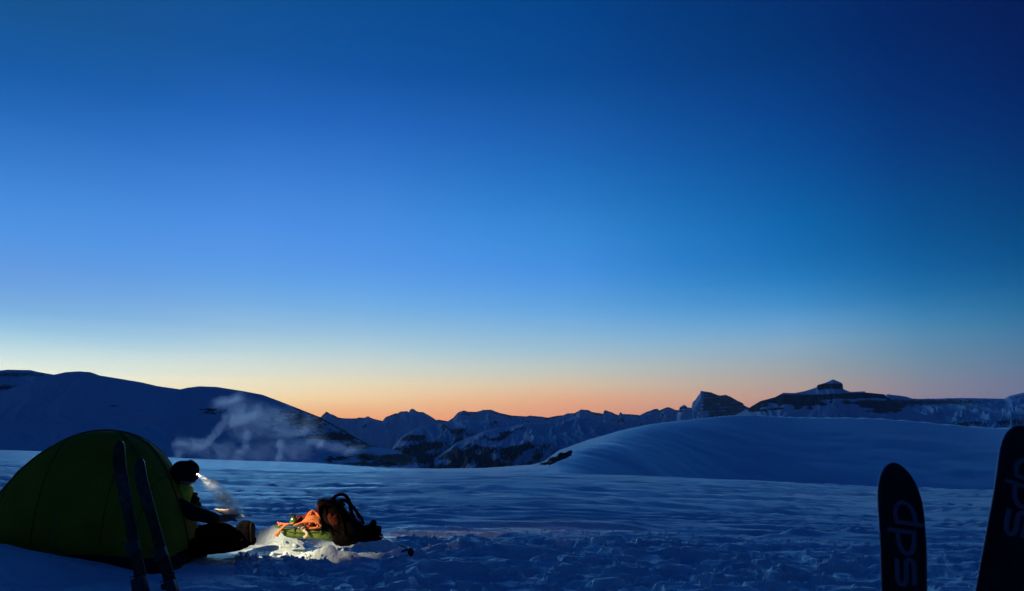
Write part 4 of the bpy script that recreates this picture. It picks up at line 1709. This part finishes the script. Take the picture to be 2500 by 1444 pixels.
# ------------------------------------------------------------------ steam
def capsule_field(t, pos, blobs):
    """sum of soft capsules given as (A, B, radius, weight)"""
    L = t.links.new
    tot = None
    for A, B, r, w in blobs:
        A, B = Vector(A), Vector(B)
        ab = B - A
        if ab.length < 1e-4:
            ab = Vector((1e-3, 0, 0))
        pa = N(t, 'ShaderNodeVectorMath', operation='SUBTRACT')
        L(pos, pa.inputs[0])
        pa.inputs[1].default_value = A
        dn = N(t, 'ShaderNodeVectorMath', operation='DOT_PRODUCT')
        L(pa.outputs[0], dn.inputs[0])
        dn.inputs[1].default_value = ab / ab.length_squared
        h = N(t, 'ShaderNodeClamp')
        L(dn.outputs['Value'], h.inputs[0])
        sc = N(t, 'ShaderNodeVectorMath', operation='SCALE')
        sc.inputs[0].default_value = ab
        L(h.outputs[0], sc.inputs['Scale'])
        df = N(t, 'ShaderNodeVectorMath', operation='SUBTRACT')
        L(pa.outputs[0], df.inputs[0])
        L(sc.outputs[0], df.inputs[1])
        ln = N(t, 'ShaderNodeVectorMath', operation='LENGTH')
        L(df.outputs[0], ln.inputs[0])
        mr = N(t, 'ShaderNodeMapRange', interpolation_type='SMOOTHERSTEP')
        mr.inputs[1].default_value = r
        mr.inputs[2].default_value = 0
        mr.inputs[3].default_value = 0
        mr.inputs[4].default_value = w
        L(ln.outputs['Value'], mr.inputs[0])
        tot = mr.outputs[0] if tot is None else math_node(t, 'ADD', tot, mr.outputs[0])
    return tot


def steam(name, label, lo, hi, blobs, dens, col, aniso, warp, nscale, contrast):
    m = bpy.data.materials.new(name)
    m.use_nodes = True
    t = m.node_tree
    t.nodes.clear()
    L = t.links.new
    out = N(t, 'ShaderNodeOutputMaterial')
    vol = N(t, 'ShaderNodeVolumePrincipled')
    vol.inputs['Color'].default_value = (*col, 1)
    vol.inputs['Anisotropy'].default_value = aniso
    geo = N(t, 'ShaderNodeNewGeometry')
    nz = N(t, 'ShaderNodeTexNoise')
    nz.inputs['Scale'].default_value = nscale * .5
    nz.inputs['Detail'].default_value = 3
    L(geo.outputs['Position'], nz.inputs[0])
    sub = N(t, 'ShaderNodeVectorMath', operation='SUBTRACT')
    L(nz.outputs['Color'], sub.inputs[0])
    sub.inputs[1].default_value = (.5, .5, .5)
    sc = N(t, 'ShaderNodeVectorMath', operation='SCALE')
    L(sub.outputs[0], sc.inputs[0])
    sc.inputs['Scale'].default_value = warp
    ad = N(t, 'ShaderNodeVectorMath', operation='ADD')
    L(geo.outputs['Position'], ad.inputs[0])
    L(sc.outputs[0], ad.inputs[1])
    f = capsule_field(t, ad.outputs[0], blobs)
    n2 = N(t, 'ShaderNodeTexNoise')
    n2.inputs['Scale'].default_value = nscale
    n2.inputs['Detail'].default_value = 7
    n2.inputs['Roughness'].default_value = .62
    n2.inputs['Distortion'].default_value = .6
    L(geo.outputs['Position'], n2.inputs[0])
    mr = N(t, 'ShaderNodeMapRange')
    mr.inputs[1].default_value = .5 - contrast
    mr.inputs[2].default_value = .5 + contrast
    mr.inputs[3].default_value = .06
    mr.inputs[4].default_value = 1.6
    L(n2.outputs[0], mr.inputs[0])
    L(math_node(t, 'MULTIPLY', math_node(t, 'MULTIPLY', f, mr.outputs[0]), dens), vol.inputs['Density'])
    L(vol.outputs[0], out.inputs['Volume'])
    bm = bmesh.new()
    c = (Vector(lo) + Vector(hi)) / 2
    d = Vector(hi) - Vector(lo)
    box(bm, c, d.x, d.y, d.z)
    o = link_bm(name, bm, m, smooth=False)
    tag(o, label, 'steam', kind='stuff')
    return o


YS = 8.6
sp = lambda x, y, dy=0: P(x, y, YS + dy)
cloud = [
    (sp(435, 1092), sp(500, 1078), .12, 1.0), (sp(500, 1078), sp(560, 1030), .10, 1.1), (sp(560, 1030), sp(620, 1028), .10, 1.0), (sp(620, 1028), sp(650, 1045), .07, .5),
    (sp(545, 985), sp(575, 968), .12, .55), (sp(572, 985), sp(680, 1030), .15, .34), (sp(600, 1000), sp(740, 1040), .16, .22),
    (sp(690, 1058), sp(738, 1048), .075, 1.0), (sp(596, 1062), sp(596, 1100), .09, .8), (sp(596, 1095), sp(580, 1135), .10, .4),
    (sp(690, 1062), sp(682, 1135), .085, .75), (sp(745, 1080), sp(780, 1084), .08, 1.1), (sp(780, 1085), sp(870, 1092), .12, .4),
    (sp(520, 1108), sp(760, 1100), .17, .22), (sp(480, 1095), sp(560, 1105), .15, .20), (sp(590, 1040), sp(760, 1060), .24, .16),
]
lo, hi = P(400, 1165, YS), P(920, 935, YS)
steam('steam_cloud', 'thin cloud of steam drifting before the dark left hill', (lo.x, YS - .28, lo.z), (hi.x, YS + .28, hi.z), cloud, 5.4, (1.0, .80, .86), .70, .30, 6.5, .11)

bq = lambda x, y, dy=0: P(x, y, YP + dy)
plume = [(bq(476, 1153), bq(508, 1172), .040, .26), (bq(503, 1172), bq(520, 1190), .06, .40), (bq(518, 1188), bq(545, 1215), .10, 1.25), (bq(543, 1213), bq(574, 1250), .11, 5.0)]
lo, hi = P(474, 1262, YP), P(612, 1140, YP)
steam('steam_plume', 'lit steam rising from the pan into the headlamp beam', (lo.x, YP - .10, lo.z), (hi.x, YP + .10, hi.z), plume, 3.6, (.74, .95, .98), .2, .07, 26, .12)
